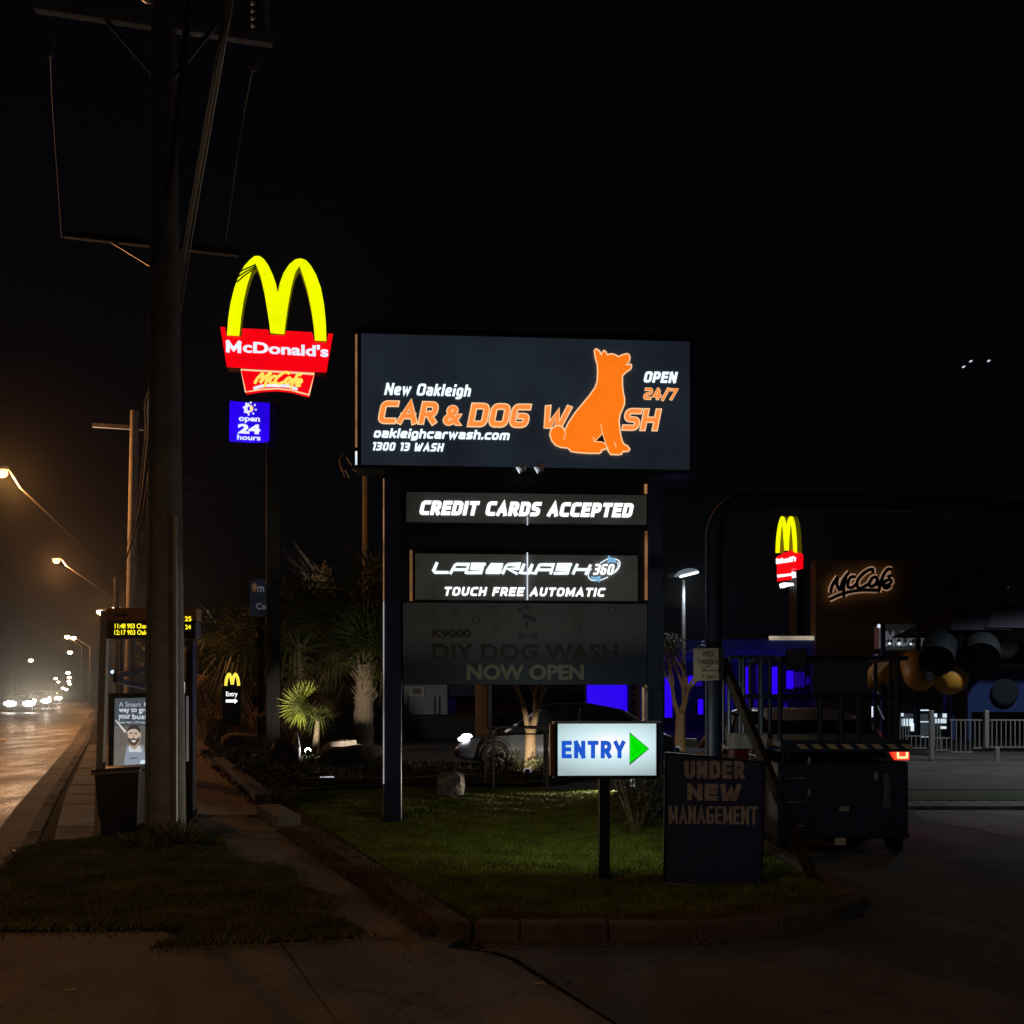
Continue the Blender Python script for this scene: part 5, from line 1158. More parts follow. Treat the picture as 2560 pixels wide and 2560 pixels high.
palm(845, 1880, 3.2, .2, 20, 'tall dark fan palm with drooping skirt in the middle of the garden', 12, 2.9, 44, Y=36)
palm(745, 1880, 3.0, .2, 18, 'dark fan palm right of the restaurant pylon post', 13, 2.7, 42, Y=35)
palm(935, 1880, 4.2, .2, 18, 'tallest dark fan palm crown beside the sign post', 14, 2.9, 34, Y=38)
palm(590, 1880, 3.2, .2, 16, 'dark fan palm behind the small direction sign', 15, 2.0, 26, Y=38)
palm(660, 1880, 2.6, .2, 14, 'low dark fan palm half behind the pylon post', 16, 1.8, 22, Y=36)
# young palm whose leaf is floodlit
p = G(788, 1888); t = thing('young_palm', 'young fan palm with one bright green floodlit leaf', 'palm', (p.x, p.y, 0), 0, 'fan palms in the garden')
MB().tube([(0, 0, 0), (.03, 0, .45), (.06, 0, .9)], [.1, .08, .06], 12).build('trunk', trunkm, t)
Yy = p.y; ct = at(752, 1765, Yy) - p
for k in range(3):
    ang, rot, sc_ = ((R(8), R(175), 1.0), (R(50), R(120), .8), (R(-25), R(200), .55))[k]
    mb = MB(); rr = random.Random(40 + k); hub = (ct, ct + Vector((.12, .1, .2)), ct + Vector((.05, -.1, -.12)))[k]
    n = 26; LL = .62 * sc_
    for j in range(n):
        a = rot + (j / (n - 1) - .5) * R((230, 150, 140)[k]); l = LL * rr.uniform(.85, 1.08)
        d = Vector((math.cos(a), -.15 + .1 * (-1) ** j, math.sin(a))); s_ = Vector((-math.sin(a), 0, math.cos(a))) * LL * .045
        mb.add([hub, hub + d * l * .5 + s_, hub + d * l, hub + d * l * .5 - s_], [(0, 1, 2, 3)])
    mb.tube([(.06, 0, .85), (hub + Vector((.06, 0, .85))) / 2 + Vector((0, 0, .05)), hub], .012, 6)
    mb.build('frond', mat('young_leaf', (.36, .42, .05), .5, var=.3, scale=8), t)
for k in range(8):
    obj_from(FM[k % 2], 'frond', t, (.06, 0, .9), (0, R(-random.uniform(0, 60)), random.uniform(0, 6.28)), (.8,) * 3)
# standing stones & boulders
boulder(868, 1912, (1.25, .8, .5), 'large dark boulder in front of the floodlit palm trunk', 3)
boulder(703, 1912, (.62, .5, .52), 'dark boulder left of the bright standing stone', 4)
boulder(852, 1884, (.9, .7, .42), 'wide dark boulder behind the ground light', 5)
boulder(610, 1868, (1.0, .8, .5), 'small boulder at the bend of the garden kerb', 6)
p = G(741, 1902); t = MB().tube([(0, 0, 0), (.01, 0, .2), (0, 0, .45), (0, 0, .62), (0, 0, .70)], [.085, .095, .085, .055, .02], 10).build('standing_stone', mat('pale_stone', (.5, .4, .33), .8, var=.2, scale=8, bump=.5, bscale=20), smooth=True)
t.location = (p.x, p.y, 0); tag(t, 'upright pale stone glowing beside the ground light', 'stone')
boulder(1127, 2005, (.47, .4, .47), 'speckled grey rock standing on the lawn', 8, rocksp, 'lawn rock', z=.05)
boulder(1040, 2080, (.12, .1, .05), 'small pale stone lying on the lawn by the sign post', 9, rockm, 'lawn rock', z=.08)
# ground lights
def ground_light(px, py, label, tgt, en, on=True, lit=None):
    p = G(px, py); t = thing('ground_light', label, 'light', (p.x, p.y, .03), 0, 'garden ground lights')
    MB().tube([(0, 0, 0), (0, 0, .14)], .015, 6).build('spike', darkm, t)
    M = Matrix.Translation((0, 0, .18)) @ (Vector(tgt) - Vector((p.x, p.y, .18))).to_track_quat('Z', 'Y').to_matrix().to_4x4()
    MB().lathe([(.03, -.1), (.055, -.08), (.06, .05), (.055, .055)], 14, M).build('housing', darkm, t)
    MB().lathe([(.06, .05), (.07, .08), (.05, .115), (.002, .13)], 14, M).build('lens', lit, t)
    l = lamp('SPOT', 'garden_light', (M @ Vector((0, 0, .19))) + Vector((p.x, p.y, .03)), en, (1, .86, .68), .05, None, R(58), .5); aim(l, tgt)
gl = glow('ground_light_lens', (.9, .97, 1.0), 40)
ground_light(770, 1902, 'bright round ground light beside the standing stone', at(752, 1768, G(788, 1888).y), 260, lit=gl)
ground_light(866, 1894, 'low ground light aimed up at the palm trunk', at(911, 1800, G(910, 1868).y), 240, lit=glow('ground_light_dim', (.9, .97, 1.0), .3))
ground_light(1590, 1988, 'added unseen light behind the tall shrub brightening the back of the lawn', G(1380, 2010), 330, lit=glow('ground_light_dim', (0, 0, 0), .3))  # added source, hidden by the shrub, to brighten the far lawn
ground_light(1436, 1944, 'added hidden light behind the entry sign brightening the sedan', at(1290, 1850, 21.7), 120, lit=glow('ground_light_dim', (0, 0, 0), .3))  # added source, hidden by the entry sign, to light the sedan's side
ground_light(1318, 1962, 'ground light at the foot of the bare pale tree', at(1326, 1860, G(1326, 1948).y), 80, lit=glow('ground_light_dim', (0, 0, 0), .3))
ground_light(1694, 1895, 'ground light at the foot of the forked pale tree', at(1700, 1800, G(1700, 1878).y), 45, lit=glow('ground_light_dim', (0, 0, 0), .3))
p = at(818, 1940, G(818, 1953).y); o = MB().box((p.x, p.y, .06), (.26, .12, .05)).build('ground_fitting', glow('fitting_white', (.8, .85, .95), .7), bevel=.01); tag(o, 'flat white light fitting lying in the dark garden bed', 'light')
# stub bollard behind pylon
p = G(642, 1850); o = MB().box((p.x, p.y, .55), (.09, .09, 1.0)).build('bollard', concrete_b, bevel=.01); tag(o, 'short pale marker post left of the restaurant pylon', 'bollard')
for i, (px, py, w, h, l_) in enumerate(((560, 1905, 1.6, .35, 'low dark ground cover near the kerb bend'), (680, 1950, 1.8, .35, 'low dark shrub left of the flat light'), (760, 1955, 1.6, .3, 'low dark shrub in front of the standing stone'), (960, 1945, 1.4, .3, 'low dark shrub right of the flat light'), (1035, 1950, 1.2, .3, 'low shrub left of the speckled rock'), (1252, 1945, 1.1, .62, 'round shrub under the bike hoops'), (1360, 1950, 1.2, .5, 'shrub behind the left edge of the entry sign'))):
    shrub(px, py, w, h, l_, 60 + i)
shrub(1590, 2100, 1.05, .95, 'tall dark shrub between the entry sign post and the board', 90, n=1800, size=.055)
grass('ground_cover', 'dark ground cover filling the palm garden bed', [G(*q).xy for q in ((510, 1866), (700, 2005), (760, 1978), (1000, 1962), (1300, 1962), (1430, 1955), (1450, 1925), (1000, 1905), (900, 1850), (520, 1835))], .03, 60000, .03, .10, leafg)

# ================================================================== SMALL TREES
def small_tree(px, py, label, seed, hh, r, kind='bare'):
    p = G(px, py); rr = random.Random(seed); t = thing('small_tree', label, 'tree', (p.x, p.y, 0), 0, 'small pale barked trees')
    tr = MB(); tips = []
    tr.tube([(0, 0, 0), (.0, 0, hh * .3), (0.01, 0, hh * .62)], [r * 1.25, r, r * .9], 14)
    def br(a, d, l, rad, dep):
        b_ = a + d * l; mid = a + d * l * .5 + Vector((rr.uniform(-1, 1), rr.uniform(-1, 1), 0)) * l * .08
        tr.tube([a, mid, b_], [rad, rad * .85, rad * .7], 7)
        if dep == 0: tips.append(b_); return
        for k in range(2 if rr.random() < .6 else 3):
            d2 = (d + Vector((rr.uniform(-.75, .75), rr.uniform(-.75, .75), rr.uniform(-.1, .5)))).normalized()
            br(b_, d2, l * rr.uniform(.6, .85), rad * .62, dep - 1)
    for dx in (-.22, .1, .25):
        br(Vector((dx * .2, 0, hh * .6)), Vector((dx, rr.uniform(-.15, .15), 1)).normalized(), hh * .42, r * .5, 4)
    tr.build('trunk', barkm, t, smooth=True)
    lf = MB()
    for q in tips:
        if kind == 'bare' and rr.random() < .55: continue
        leaf_cloud(14 if kind != 'bare' else 6, .2, .09, int(rr.random() * 999), 1, q, .3, .4, lf)
    lf.build('crown', leafg, t); return t
small_tree(1326, 1948, 'small pale tree with bare twigs in front of the dark sedan', 21, 1.55, .115)
small_tree(1700, 1878, 'small pale forked tree left of the blue pipe', 22, 1.7, .14, 'leafy')
# bike hoops
for i, (xa, xb, Y, l_) in enumerate(((1214, 1362, 18.6, 'rear steel bike hoop in front of the dark sedan'), (1234, 1368, 17.9, 'front steel bike hoop in front of the dark sedan'))):
    x0_, x1_ = at(xa, 0, Y).x, at(xb, 0, Y).x; t = thing('bike_hoop', l_, 'bike rack', ((x0_ + x1_) / 2, Y, .0), 0, 'steel bike hoops')
    w = (x1_ - x0_) / 2; zt_ = sz_(1818, Y); pts = [(-w, 0, 0), (-w, 0, zt_ - .15)] + [(-w + .15 - .15 * math.cos(R(90) * k / 4), 0, zt_ - .15 + .15 * math.sin(R(90) * k / 4)) for k in range(1, 5)] + [(w - .15 + .15 * math.sin(R(90) * k / 4), 0, zt_ - .15 + .15 * math.cos(R(90) * k / 4)) for k in range(0, 5)] + [(w, 0, 0)]
    MB().tube(pts, .028, 10).build('hoop_pipe', galv, t, smooth=True)
    MB().tube([(-w + .1, 0, zt_ - .12), (w - .1, 0, zt_ - .12)], .014, 6).build('inner_rail', galv, t)

# ================================================================== BACKGROUND BUILDINGS
bluelit = glow('blue_light', (.025, 0.0, .86), 1.0, .12, .6); bluedim = glow('blue_dim', (.02, .0, .35), .45, .5, .5)
def bpart(parent, nm, x0, y0, x1, y1, Y, dpt, m, name=None, bevel=0):
    a, b_ = at(x0, y1, Y), at(x1, y0, Y)
    o0 = parent.location if parent else Vector((0, 0, 0))
    return MB().bb(a.x - o0.x, b_.x - o0.x, Y - o0.y, Y - o0.y + dpt, max(a.z, 0), b_.z).build(nm, m, parent, bevel=bevel)
dbl_ = mat('wall_navy', (.02, .03, .08), .7, var=.2); brn = mat('wall_brown', (.20, .13, .04), .8, var=.15, scale=1.5)
t = thing('restaurant_building', 'dark restaurant building with brown wall, backlit script sign and blue lit windows', 'building', (at(2000, 0, 44).x, 44, 0))
bpart(t, 'main_wall', 1640, 1600, 2700, 1880, 44, 8, dbl_)
bpart(t, 'brown_wall', 2039, 1400, 2520, 1880, 42.5, .7, brn)
bpart(t, 'roof_fascia', 1640, 1598, 2038, 1652, 42.8, 1.1, mat('fascia_navy', (.07, .11, .28), .5, var=.2))
fas = bpart(t, 'light_strip', 1925, 1590, 2038, 1600, 42.7, .2, glow('fascia_light', (.6, .5, .38), .5, .8, .9))
for x0, y0, x1, y1, m_ in ((1662, 1692, 1681, 1794, bluelit), (1720, 1690, 1735, 1712, bluelit), (1738, 1703, 1756, 1716, bluedim), (1745, 1748, 1758, 1786, bluelit), (1799, 1712, 1832, 1780, bluedim), (1811, 1658, 1828, 1694, bluelit), (1855, 1667, 1876, 1738, bluelit), (1891, 1662, 1907, 1736, bluedim), (1923, 1667, 1949, 1740, bluelit), (1966, 1677, 1984, 1722, bluelit), (1986, 1680, 2012, 1718, bluedim), (1853, 1746, 1876, 1774, bluedim), (1884, 1748, 1908, 1782, bluedim), (1960, 1758, 1970, 1782, bluedim), (2016, 1692, 2024, 1712, bluedim)):
    w_ = bpart(t, 'window_frame', x0 - 2, y0 - 2, x1 + 2, y1 + 2, 43.85, .12, darkm); a, b_ = at(x0, y1, 43.8), at(x1, y0, 43.8)
    MB().bb(a.x - t.location.x, b_.x - t.location.x, -.22, -.16, a.z, b_.z).build('pane', m_, w_, bevel=.08)
pw = Plane(2039, 42.3, 0); pw.o = Vector((t.location.x, 44))
def C4(pts): return cr(1900, 1250, .20704, pts)
halo = glow('script_halo', (.75, .42, .26), .40, .35, 1.0); scr = mat('script_dark', (.03, .025, .02), .6)
mc = [C4(s) for s in ([(855, 1120), (870, 1040), (940, 925)], [(945, 925), (925, 1010), (965, 1095)], [(965, 1095), (1010, 960), (1080, 870)], [(1040, 930), (1010, 1050), (1015, 1175)], [(1155, 930), (1100, 930), (1065, 990), (1065, 1050), (1115, 1055), (1165, 1010)], [(1360, 880), (1355, 835), (1270, 870), (1185, 960), (1175, 1040), (1220, 1065), (1330, 1000)], [(1420, 930), (1360, 940), (1320, 1010), (1345, 1045), (1400, 1010), (1420, 940), (1415, 1040)], [(1590, 840), (1540, 840), (1480, 930), (1430, 1110)], [(1440, 990), (1540, 975)], [(1495, 1050), (1580, 1000), (1570, 960), (1510, 985), (1490, 1040), (1530, 1065), (1580, 1030)], [(1540, 930), (1590, 910)], [(838, 1200), (1000, 1130), (1200, 1090), (1415, 1090)])]
ribbon(t, pw, mc, .25, halo, d=-1.75, name='script_halo')
ribbon(t, pw, mc, .14, scr, d=-1.95, name='script_letters')
for px_ in (1700, 1870, 1960):
    q = at(px_, 1690, 42); l = lamp('POINT', 'blue_tint_light', (q.x, 42.4, q.z), 15, (.06, .02, 1.0), .2)  # added point lamps that tint the wall blue, without fittings
# white letter sign lower down
t5 = thing('name_sign', 'grey unlit restaurant name sign partly hidden by the play tubes', 'sign', (at(2250, 0, 34).x, 34, 0))
bpart(t5, 'sign_return', 2199, 1564, 2211, 1620, 34, .5, mat('sign_grey', (.5, .5, .5), .7)); bpart(t5, 'sign_board', 2211, 1560, 2420, 1625, 34, .5, mat('sign_charcoal', (.05, .045, .04), .8))
pz = Plane(2250, 34, 0)
letters(t5, pz, "McDona", 2214, 1577, 2322, 1616, mat('letter_grey', (.45, .45, .45), .7), offset=.03, d=-.02)
MB().bb(-.8, -.7, .1, .4, 0, 2.9).build('sign_leg', darkm, t5); MB().bb(1.6, 1.7, .1, .4, 0, 2.9).build('sign_leg', darkm, t5)
lamp('POINT', 'sign_bulb_light', at(2262, 1650, 32.6), 22, (.85, .92, 1.0), .1)
for x, y, r_ in ((2198, 1565, .07), (2224, 1609, .05), (2248, 1609, .06), (2277, 1610, .04)):
    p = at(x, y, 33.8); o = MB().lathe([(.01, -1), (.8, -.6), (1, 0), (.8, .6), (.01, 1)], 10, Matrix.Translation(p - Vector((t5.location.x, t5.location.y, 0))) @ Matrix.Scale(r_, 4)).build('bulb', leakw_refl, t5)
# white workshop seen under the tall sign
t6 = thing('workshop', 'pale workshop wall with a window seen under the tall sign', 'building', (at(1060, 0, 36).x, 36, 0))
wallw = mat('workshop_wall', (.35, .40, .50), .7, var=.1, emit=(.10, .14, .2), es=.0)
bpart(t6, 'wall', 1010, 1600, 1118, 1788, 36, 6, wallw); bpart(t6, 'wall', 1118, 1600, 1190, 1740, 36.2, 6, dbl_); bpart(t6, 'lower_wall', 1000, 1789, 1500, 1880, 35.5, .5, mat('dark_wall', (.03, .03, .035), .8))
w_ = bpart(t6, 'window', 1024, 1716, 1061, 1740, 35.9, .15, mat('window_frame_pale', (.5, .55, .6), .5)); bpart(None, 'tmp', 0, 0, 1, 1, 10, .1, darkm).hide_render = False
bpy.data.objects.remove(bpy.data.objects['tmp'])
MB().bb(at(1031, 0, 35.8).x - t6.location.x, at(1052, 0, 35.8).x - t6.location.x, -.13, -.1, sz_(1736, 35.8), sz_(1721, 35.8)).build('pane', darkm, w_)
for x in (1018, 1085, 1097): bpart(t6, 'downpipe', x, 1742, x + 3, 1788, 35.9, .1, dbl_)
t7 = thing('brick_column', 'brown column behind the dark sedan', 'column', (at(1200, 0, 34).x, 34, 0))
bpart(t7, 'shaft', 1188, 1600, 1218, 1850, 34, 1, mat('brown_column', (.30, .13, .05), .8, var=.3, scale=2)); bpart(t7, 'edge_post', 1219, 1600, 1229, 1850, 34.1, .5, greysteel)
# blue panel under the sign
t8 = thing('light_panel', 'big glowing blue panel on a dark frame seen under the tall sign', 'panel', (at(1520, 0, 38).x, 38, 0))
bpart(t8, 'frame', 1462, 1640, 1574, 1790, 38.1, .3, darkm); bpart(t8, 'panel_face', 1467, 1650, 1568, 1784, 38, .08, bluelit, bevel=.15)
bpart(t8, 'support', 1500, 1790, 1520, 1880, 38.2, .3, darkm)
t9 = thing('carport', 'dark carport with lit edge posts right of the blue panel', 'structure', (at(1600, 0, 36).x, 36, 0))
bpart(t9, 'post', 1574, 1600, 1590, 1800, 36, .4, dbl_); bpart(t9, 'post', 1602, 1700, 1608, 1800, 36.1, .2, greysteel); bpart(t9, 'roof_beam', 1230, 1600, 1660, 1640, 36.3, 3, dbl_)
for y in (1726, 1740, 1770): bpart(t9, 'red_sign', 1577, y, 1588, y + 8, 35.9, .05, mat('sign_rust', (.35, .14, .06), .8))
# play tubes
ta = mat('tube_orange', (.50, .24, .02), .5, var=.1); tb = mat('tube_dark', (.012, .015, .018), .75, spec=.15); tn = mat('play_navy', (.012, .03, .11), .7, spec=.2)
t = thing('play_structure', 'dark children playground with orange and black slide tubes at the right', 'playground', (at(2380, 0, 26).x, 26, 0))
def ptube(p0, p1, r, m, nm, Y0=26, dy=-1.2, cap=False):
    a, b_ = at(*p0, Y0), at(*p1, Y0); a.y += dy
    n = 12; pts = []; rs = []
    for k in range(n + 1):
        u = k / n; pts.append(a + (b_ - a) * u + Vector((0, 0, .12 * math.sin(math.pi * u))) - Vector(t.location))
        rs.append(r * (math.sin(math.acos(max(0, 1 - u * 3))) if cap and u < .33 else 1.0) * (1.03 if k % 3 == 0 else 1) + .01)
    return MB().tube(pts, rs, 24).build(nm, m, t, smooth=True)
ptube((2276, 1657), (2356, 1606), .38, tb, 'dark_tube', dy=-1.6); ptube((2380, 1655), (2452, 1620), .42, tb, 'dark_tube', dy=-1.6)
ptube((2258, 1716), (2285, 1660), .36, ta, 'orange_tube', cap=True); ot = ptube((2318, 1722), (2388, 1660), .42, ta, 'orange_tube', cap=True)
ptube((2208, 1722), (2222, 1672), .30, ta, 'orange_tube', dy=.8, cap=True)
MB().lathe([(.10, -.02), (.12, 0), (.10, .02)], 16, Matrix.Translation(at(2322, 1692, 24.1) - Vector(t.location)) @ Matrix.Rotation(R(90), 4, 'X')).build('port_hole', tb, ot)
bpart(t, 'play_panel', 2422, 1680, 2640, 1780, 26.5, .1, tn)
MB().lathe([(.30, -.03), (.35, 0), (.30, .03)], 28, Matrix.Translation(at(2513, 1730, 26.4) - Vector(t.location)) @ Matrix.Rotation(R(90), 4, 'X')).build('round_port', tb, t)
fbm = mat('frame_brown', (.25, .19, .11), .8)
for x0, y0, x1, y1 in ((2446, 1578, 2464, 1670), (2416, 1576, 2446, 1590), (2470, 1582, 2640, 1596), (2470, 1660, 2640, 1672)): bpart(t, 'window_frame', x0, y0, x1, y1, 26.6, .12, fbm)
MB().lathe([(.05, .22), (.16, .19), (.25, .1), (.3, 0)], 20, Matrix.Translation(at(2512, 1620, 26.3) - Vector(t.location)) @ Matrix.Rotation(R(90), 4, 'X') @ Matrix.Diagonal((1.2, .9, 1, 1))).build('bubble_window', mat('acrylic', (.3, .32, .36), .15, spec=.8), t, smooth=True)
for x in (2205, 2292, 2378, 2420, 2640): bpart(t, 'support_post', x, 1560, x + 9, 1850, 26.2, .12, tn)
MB().add([(at(2335, 1575, 26).x - t.location.x, -1, sz_(1580, 26)), (at(2480, 1580, 26).x - t.location.x, -1, sz_(1580, 26)), (at(2390, 1510, 27).x - t.location.x, 1, sz_(1516, 27)), (at(2480, 1580, 26).x - t.location.x, 3, sz_(1580, 26)), (at(2335, 1580, 26).x - t.location.x, 3, sz_(1580, 26))], [(0, 1, 2), (1, 3, 2), (3, 4, 2), (4, 0, 2)]).build('shade_sail', mat('sail_cloth', (.03, .028, .04), .9, spec=.1), t)
MB().add([(at(2420, 1575, 26).x - t.location.x, -1, sz_(1575, 26)), (at(2620, 1580, 26).x - t.location.x, -1, sz_(1575, 26)), (at(2500, 1500, 27).x - t.location.x, 1, sz_(1500, 27)), (at(2620, 1580, 26).x - t.location.x, 3, sz_(1575, 26)), (at(2420, 1580, 26).x - t.location.x, 3, sz_(1575, 26))], [(0, 1, 2), (1, 3, 2), (3, 4, 2), (4, 0, 2)]).build('shade_sail', mat('sail_cloth', (.03, .028, .04), .9, spec=.1), t)
# lit shopfront strip behind the fence
t = thing('glazed_doorway', 'bright glazed doorway glimpsed behind the playground fence', 'doorway', (at(2320, 0, 30).x, 30, 0))
wht = glow('cool_white_window', (.75, .88, 1.0), .9, .2, 2.0); gry = glow('dim_window', (.45, .55, .7), .06)
bpart(t, 'door_frame', 2250, 1776, 2372, 1862, 30.1, .1, darkm)
for x0, y0, x1, y1, m_ in ((2254, 1783, 2259, 1791, wht), (2296, 1774, 2322, 1777, wht), (2337, 1784, 2343, 1793, wht), (2358, 1784, 2367, 1794, wht), (2295, 1803, 2322, 1806, wht), (2256, 1797, 2283, 1815, wht), (2338, 1797, 2366, 1808, wht), (2278, 1808, 2285, 1828, wht), (2295, 1840, 2322, 1843, wht), (2351, 1816, 2366, 1822, wht), (2297, 1785, 2320, 1801, gry), (2297, 1808, 2322, 1838, gry), (2262, 1784, 2283, 1795, gry), (2180, 1766, 2183, 1793, wht), (2340, 1844, 2366, 1846, wht)):
    bpart(t, 'pane', x0, y0, x1, y1, 30, .04, m_)
# slanted lit poles seen through the lift
o = MB().tube([at(2190, 1760, 24), at(2209, 1798, 24)], .022, 6); o.tube([at(2176, 1680, 24), at(2198, 1742, 24)], .012, 6)
o = o.build('slide_rail', leakw_refl if False else mat('bright_rail', (.8, .85, .9), .3, .5)); tag(o, 'slanting pale slide rail glimpsed through the lift rails', 'rail')
# picket fence
t = thing('metal_fence', 'pale metal railing fence in front of the playground', 'fence', (at(2400, 0, 24).x, 24, 0))
fm = mat('fence_grey', (.34, .34, .32), .5, .2)
fx = lambda px: at(px, 0, 24).x - t.location.x
for a, b_, y0, y1 in ((2262, 2330, 1840, 1870), (2338, 2374, 1845, 1875), (2374, 2432, 1800, 1880), (2432, 2470, 1800, 1870), (2475, 2640, 1800, 1868)):
    for yy in (y0, y1): MB().bar((fx(a), 0, sz_(yy, 24)), (fx(b_), 0, sz_(yy, 24)), .03, .03).build('rail', fm, t)
    n = int((b_ - a) / 11.5)
    for k in range(n): MB().bb(fx(a + 5 + k * 11.5) - .01, fx(a + 5 + k * 11.5) + .01, -.01, .01, sz_(y1, 24), sz_(y0, 24)).build('picket', fm, t)
for x, y0, y1 in ((2323, 1776, 1900), (2460, 1776, 1870), (2482 + 5, 1868, 1935)):
    MB().bb(fx(x), fx(x + 10), -.06, .03, max(0, sz_(y1, 24)), sz_(y0, 24)).build('fence_post', fm, t, bevel=.006)
for a, b_, y0 in ((2256, 2286, 1795), (2336, 2370, 1797)):
    for k in range(5): MB().bb(fx(a + k * 7) - .008, fx(a + k * 7) + .008, .3, .32, sz_(1870, 24), sz_(y0, 24)).build('picket', fm, t)
# grass strip, kerb on the far side of the entry road
ap = tri_sheet([G(2285, 2026).xy, G(2700, 2026).xy, G(2700, 2128).xy, G(2560, 2100).xy, G(2440, 2072).xy, G(2300, 2050).xy], -0.002).build('entry_apron', concrete_b); tag(ap, 'pale concrete apron curving along the right edge', kind='structure')
gs = tri_sheet([G(2150, 2000, .05).xy, G(2700, 2000, .05).xy, G(2700, 1975, .05).xy, G(2150, 1975, .05).xy], .05).build('grass_strip', mat('strip_turf', (.05, .075, .015), .95, var=.4, scale=6)); tag(gs, 'narrow grass strip along the far kerb at right', kind='structure')
k2 = MB().build('entry_kerb', kerbm); tag(k2, 'pale kerb along the far side of the entry road', kind='structure')
for k in range(9):
    a, b_ = G(2150 + k * 55, 2022), G(2150 + k * 55 + 53, 2022); MB().slab([(a.x, a.y), (b_.x, b_.y), (b_.x + .0, b_.y + 1.0), (a.x, a.y + 1.0)], -.05, .04).build('kerb_stone', concrete_b, k2, bevel=.02)
pv = tri_sheet([G(2150, 1974, .04).xy, G(2800, 1974, .04).xy, G(2800, 1860, .04).xy, G(2150, 1860, .04).xy], .045).build('side_paving', mat('dull_paving', (.06, .055, .05), .9, var=.5, scale=1.0, bump=.5, bscale=30)); tag(pv, 'dull paving between the fence and the grass strip', kind='structure')

# ================================================================== LED AREA LAMP AND FLOODLIGHTS
t = thing('car_park_lamp', 'white oval LED car park lamp on a slim pole right of the tall sign', 'street lamp', (at(1709, 0, 30).x, 30, 0))
MB().tube([(0, 0, 0), (0, 0, sz_(1450, 30))], [.07, .045], 8).build('lamp_post', greysteel, t)
p = at(1715, 1434, 30) - Vector((t.location.x, 30, 0))
MB().lathe([(.02, .55), (.5, .45), (.9, .15), (1, 0), (.98, -.05)], 18, Matrix.Translation(p) @ Matrix.Rotation(R(-14), 4, 'Y') @ Matrix.Diagonal((.37, .3, .26, 1))).build('lamp_head', mat('lamp_shell', (.45, .47, .5), .5, emit=(.12, .15, .18), es=.9, sample=False), t, smooth=True)
MB().box((p.x + .06, p.y - .18, p.z - .05), (.56, .12, .05), M=Matrix.Rotation(R(-14), 3, 'Y')).build('led_strip', glow('led_cool', (.85, .95, 1.0), 3.0), t, bevel=.02)
MB().tube([p + Vector((-.3, 0, -.04)), p + Vector((-.5, 0, -.08))], .05, 8).build('side_fitting', galv, t)
l = lamp('SPOT', 'car_park_light', (t.location.x + p.x, 29.7, p.z - .3), 260, (.8, .9, 1.0), .2, (R(-18), R(8), 0), R(150), .6)
t = thing('car_park_lamp', 'tall LED car park lamp outside the right edge', 'street lamp', (13.5, 22, 0))
MB().tube([(0, 0, 0), (0, 0, 6)], [.08, .05], 8).build('lamp_post', greysteel, t)
MB().box((-.3, 0, 6.02), (.7, .3, .08)).build('lamp_head', greysteel, t, bevel=.02)
lamp('SPOT', 'car_park_light', (13.1, 22, 5.9), 1000, (.85, .92, 1.0), .15, (R(-8), R(-10), 0), R(150), .5)
t = thing('floodlight_mast', 'distant dark mast with three small white floodlights high at right', 'floodlight', (at(2440, 0, 260).x, 260, 0))
MB().tube([(0, 0, 0), (0, 0, sz_(898, 260))], [.35, .2], 8).build('mast', black, t); MB().bar((at(2405, 0, 260).x - t.location.x, 0, sz_(905, 260)), (at(2475, 0, 260).x - t.location.x, 0, sz_(905, 260)), .2, .2).build('head_frame', black, t)
for x, y in ((2409, 917), (2427, 903), (2472, 902)):
    q = at(x, y, 259.5) - Vector((t.location.x, 260, 0)); MB().lathe([(.01, -1), (.8, -.5), (1, 0), (.8, .5), (.01, 1)], 10, Matrix.Translation(q) @ Matrix.Rotation(R(-25), 4, 'Y') @ Matrix.Diagonal((.48, .3, .24, 1))).build('flood_head', leakw_refl, t)
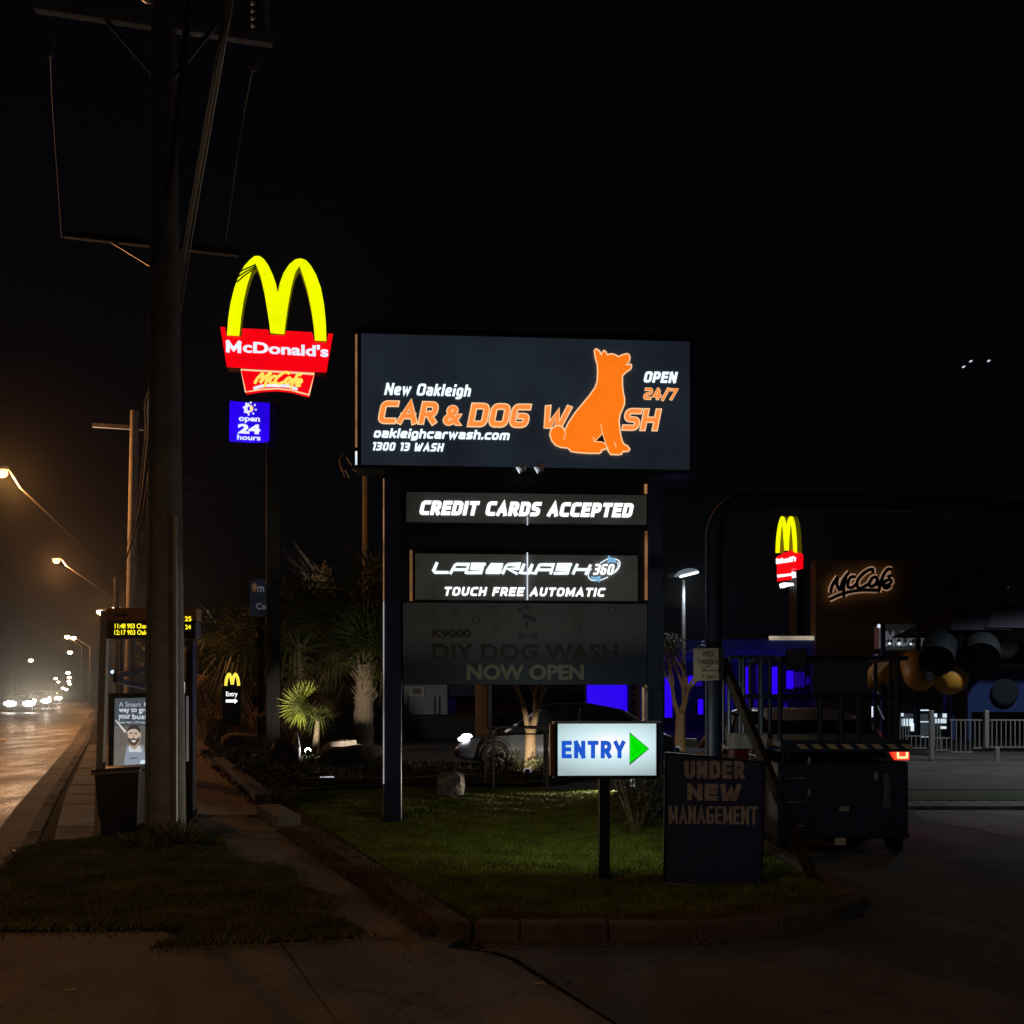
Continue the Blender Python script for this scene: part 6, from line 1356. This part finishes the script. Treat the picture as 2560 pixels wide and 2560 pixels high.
p = at(2508, 1468, 60); o = MB().lathe([(.01, -1), (.8, -.5), (1, 0), (.8, .5), (.01, 1)], 10, Matrix.Diagonal((.3, .2, .1, 1))).build('wall_light', glow('tiny_warm', (1, .7, .45), 1.0)); o.location = p; tag(o, 'tiny warm wall light above the playground', 'light')
p = at(283, 1680, 60); o = MB().lathe([(.01, -1), (.8, -.5), (1, 0), (.8, .5), (.01, 1)], 10, Matrix.Diagonal((.15, .15, .12, 1))).build('signal_light', glow('blue_white', (.35, .65, 1.0), 3.0)); o.location = p; tag(o, 'small blue white signal light behind the bus shelter', 'light')
# distant dark tree line and left side masses
tl_ = MB(); rr = random.Random(5)
for k in range(34):
    Y = rr.uniform(60, 110); px = rr.uniform(380, 1000) if k % 2 else rr.uniform(1240, 1700); leaf_cloud(260, rr.uniform(2.0, 3.6), .5, k, 1, (at(px, 0, Y).x, Y, rr.uniform(2, 4.5)), .4, .2, tl_)
o = tl_.build('far_trees', leafg); tag(o, 'dark far tree masses behind the signs', 'trees', kind='stuff')

# ================================================================== LIGHT FROM THE SIGNS THEMSELVES (lit tubes of the pylon)
for (px, py, en, w_, h_) in ((1310, 1000, 5, 3.6, 1.4), (1316, 1268, 4, 2.6, .2), (1310, 1440, 5, 2.4, .3)):
    pass
# oncoming headlight beams
for px, Y, _l in CARS:
    for dx in (-21, 21):
        p = at(px + dx * 85 / Y, 0, Y - 2.4); l = lamp('SPOT', 'car_beam', (p.x, p.y, .64), 4200, (1, .84, .62), .12, None, R(15), .35); aim(l, (0, 0, 1.7 + Y * .09))
# ================================================================== HAZE
hv = MB().bb(-420, 420, -30, 700, -1.2, 62).build('haze', None); hv.data.materials.clear()
hm = bpy.data.materials.new('haze_air'); hm.use_nodes = True; nt = hm.node_tree; nt.nodes.clear()
out = nt.nodes.new('ShaderNodeOutputMaterial'); pvn = nt.nodes.new('ShaderNodeVolumePrincipled'); pvn.inputs['Density'].default_value = .00022
pvn.inputs['Color'].default_value = (.9, .9, .9, 1); pvn.inputs['Anisotropy'].default_value = .92
nt.links.new(pvn.outputs[0], out.inputs['Volume']); hv.data.materials.append(hm); tag(hv, 'thin damp night air over the whole scene', kind='stuff')
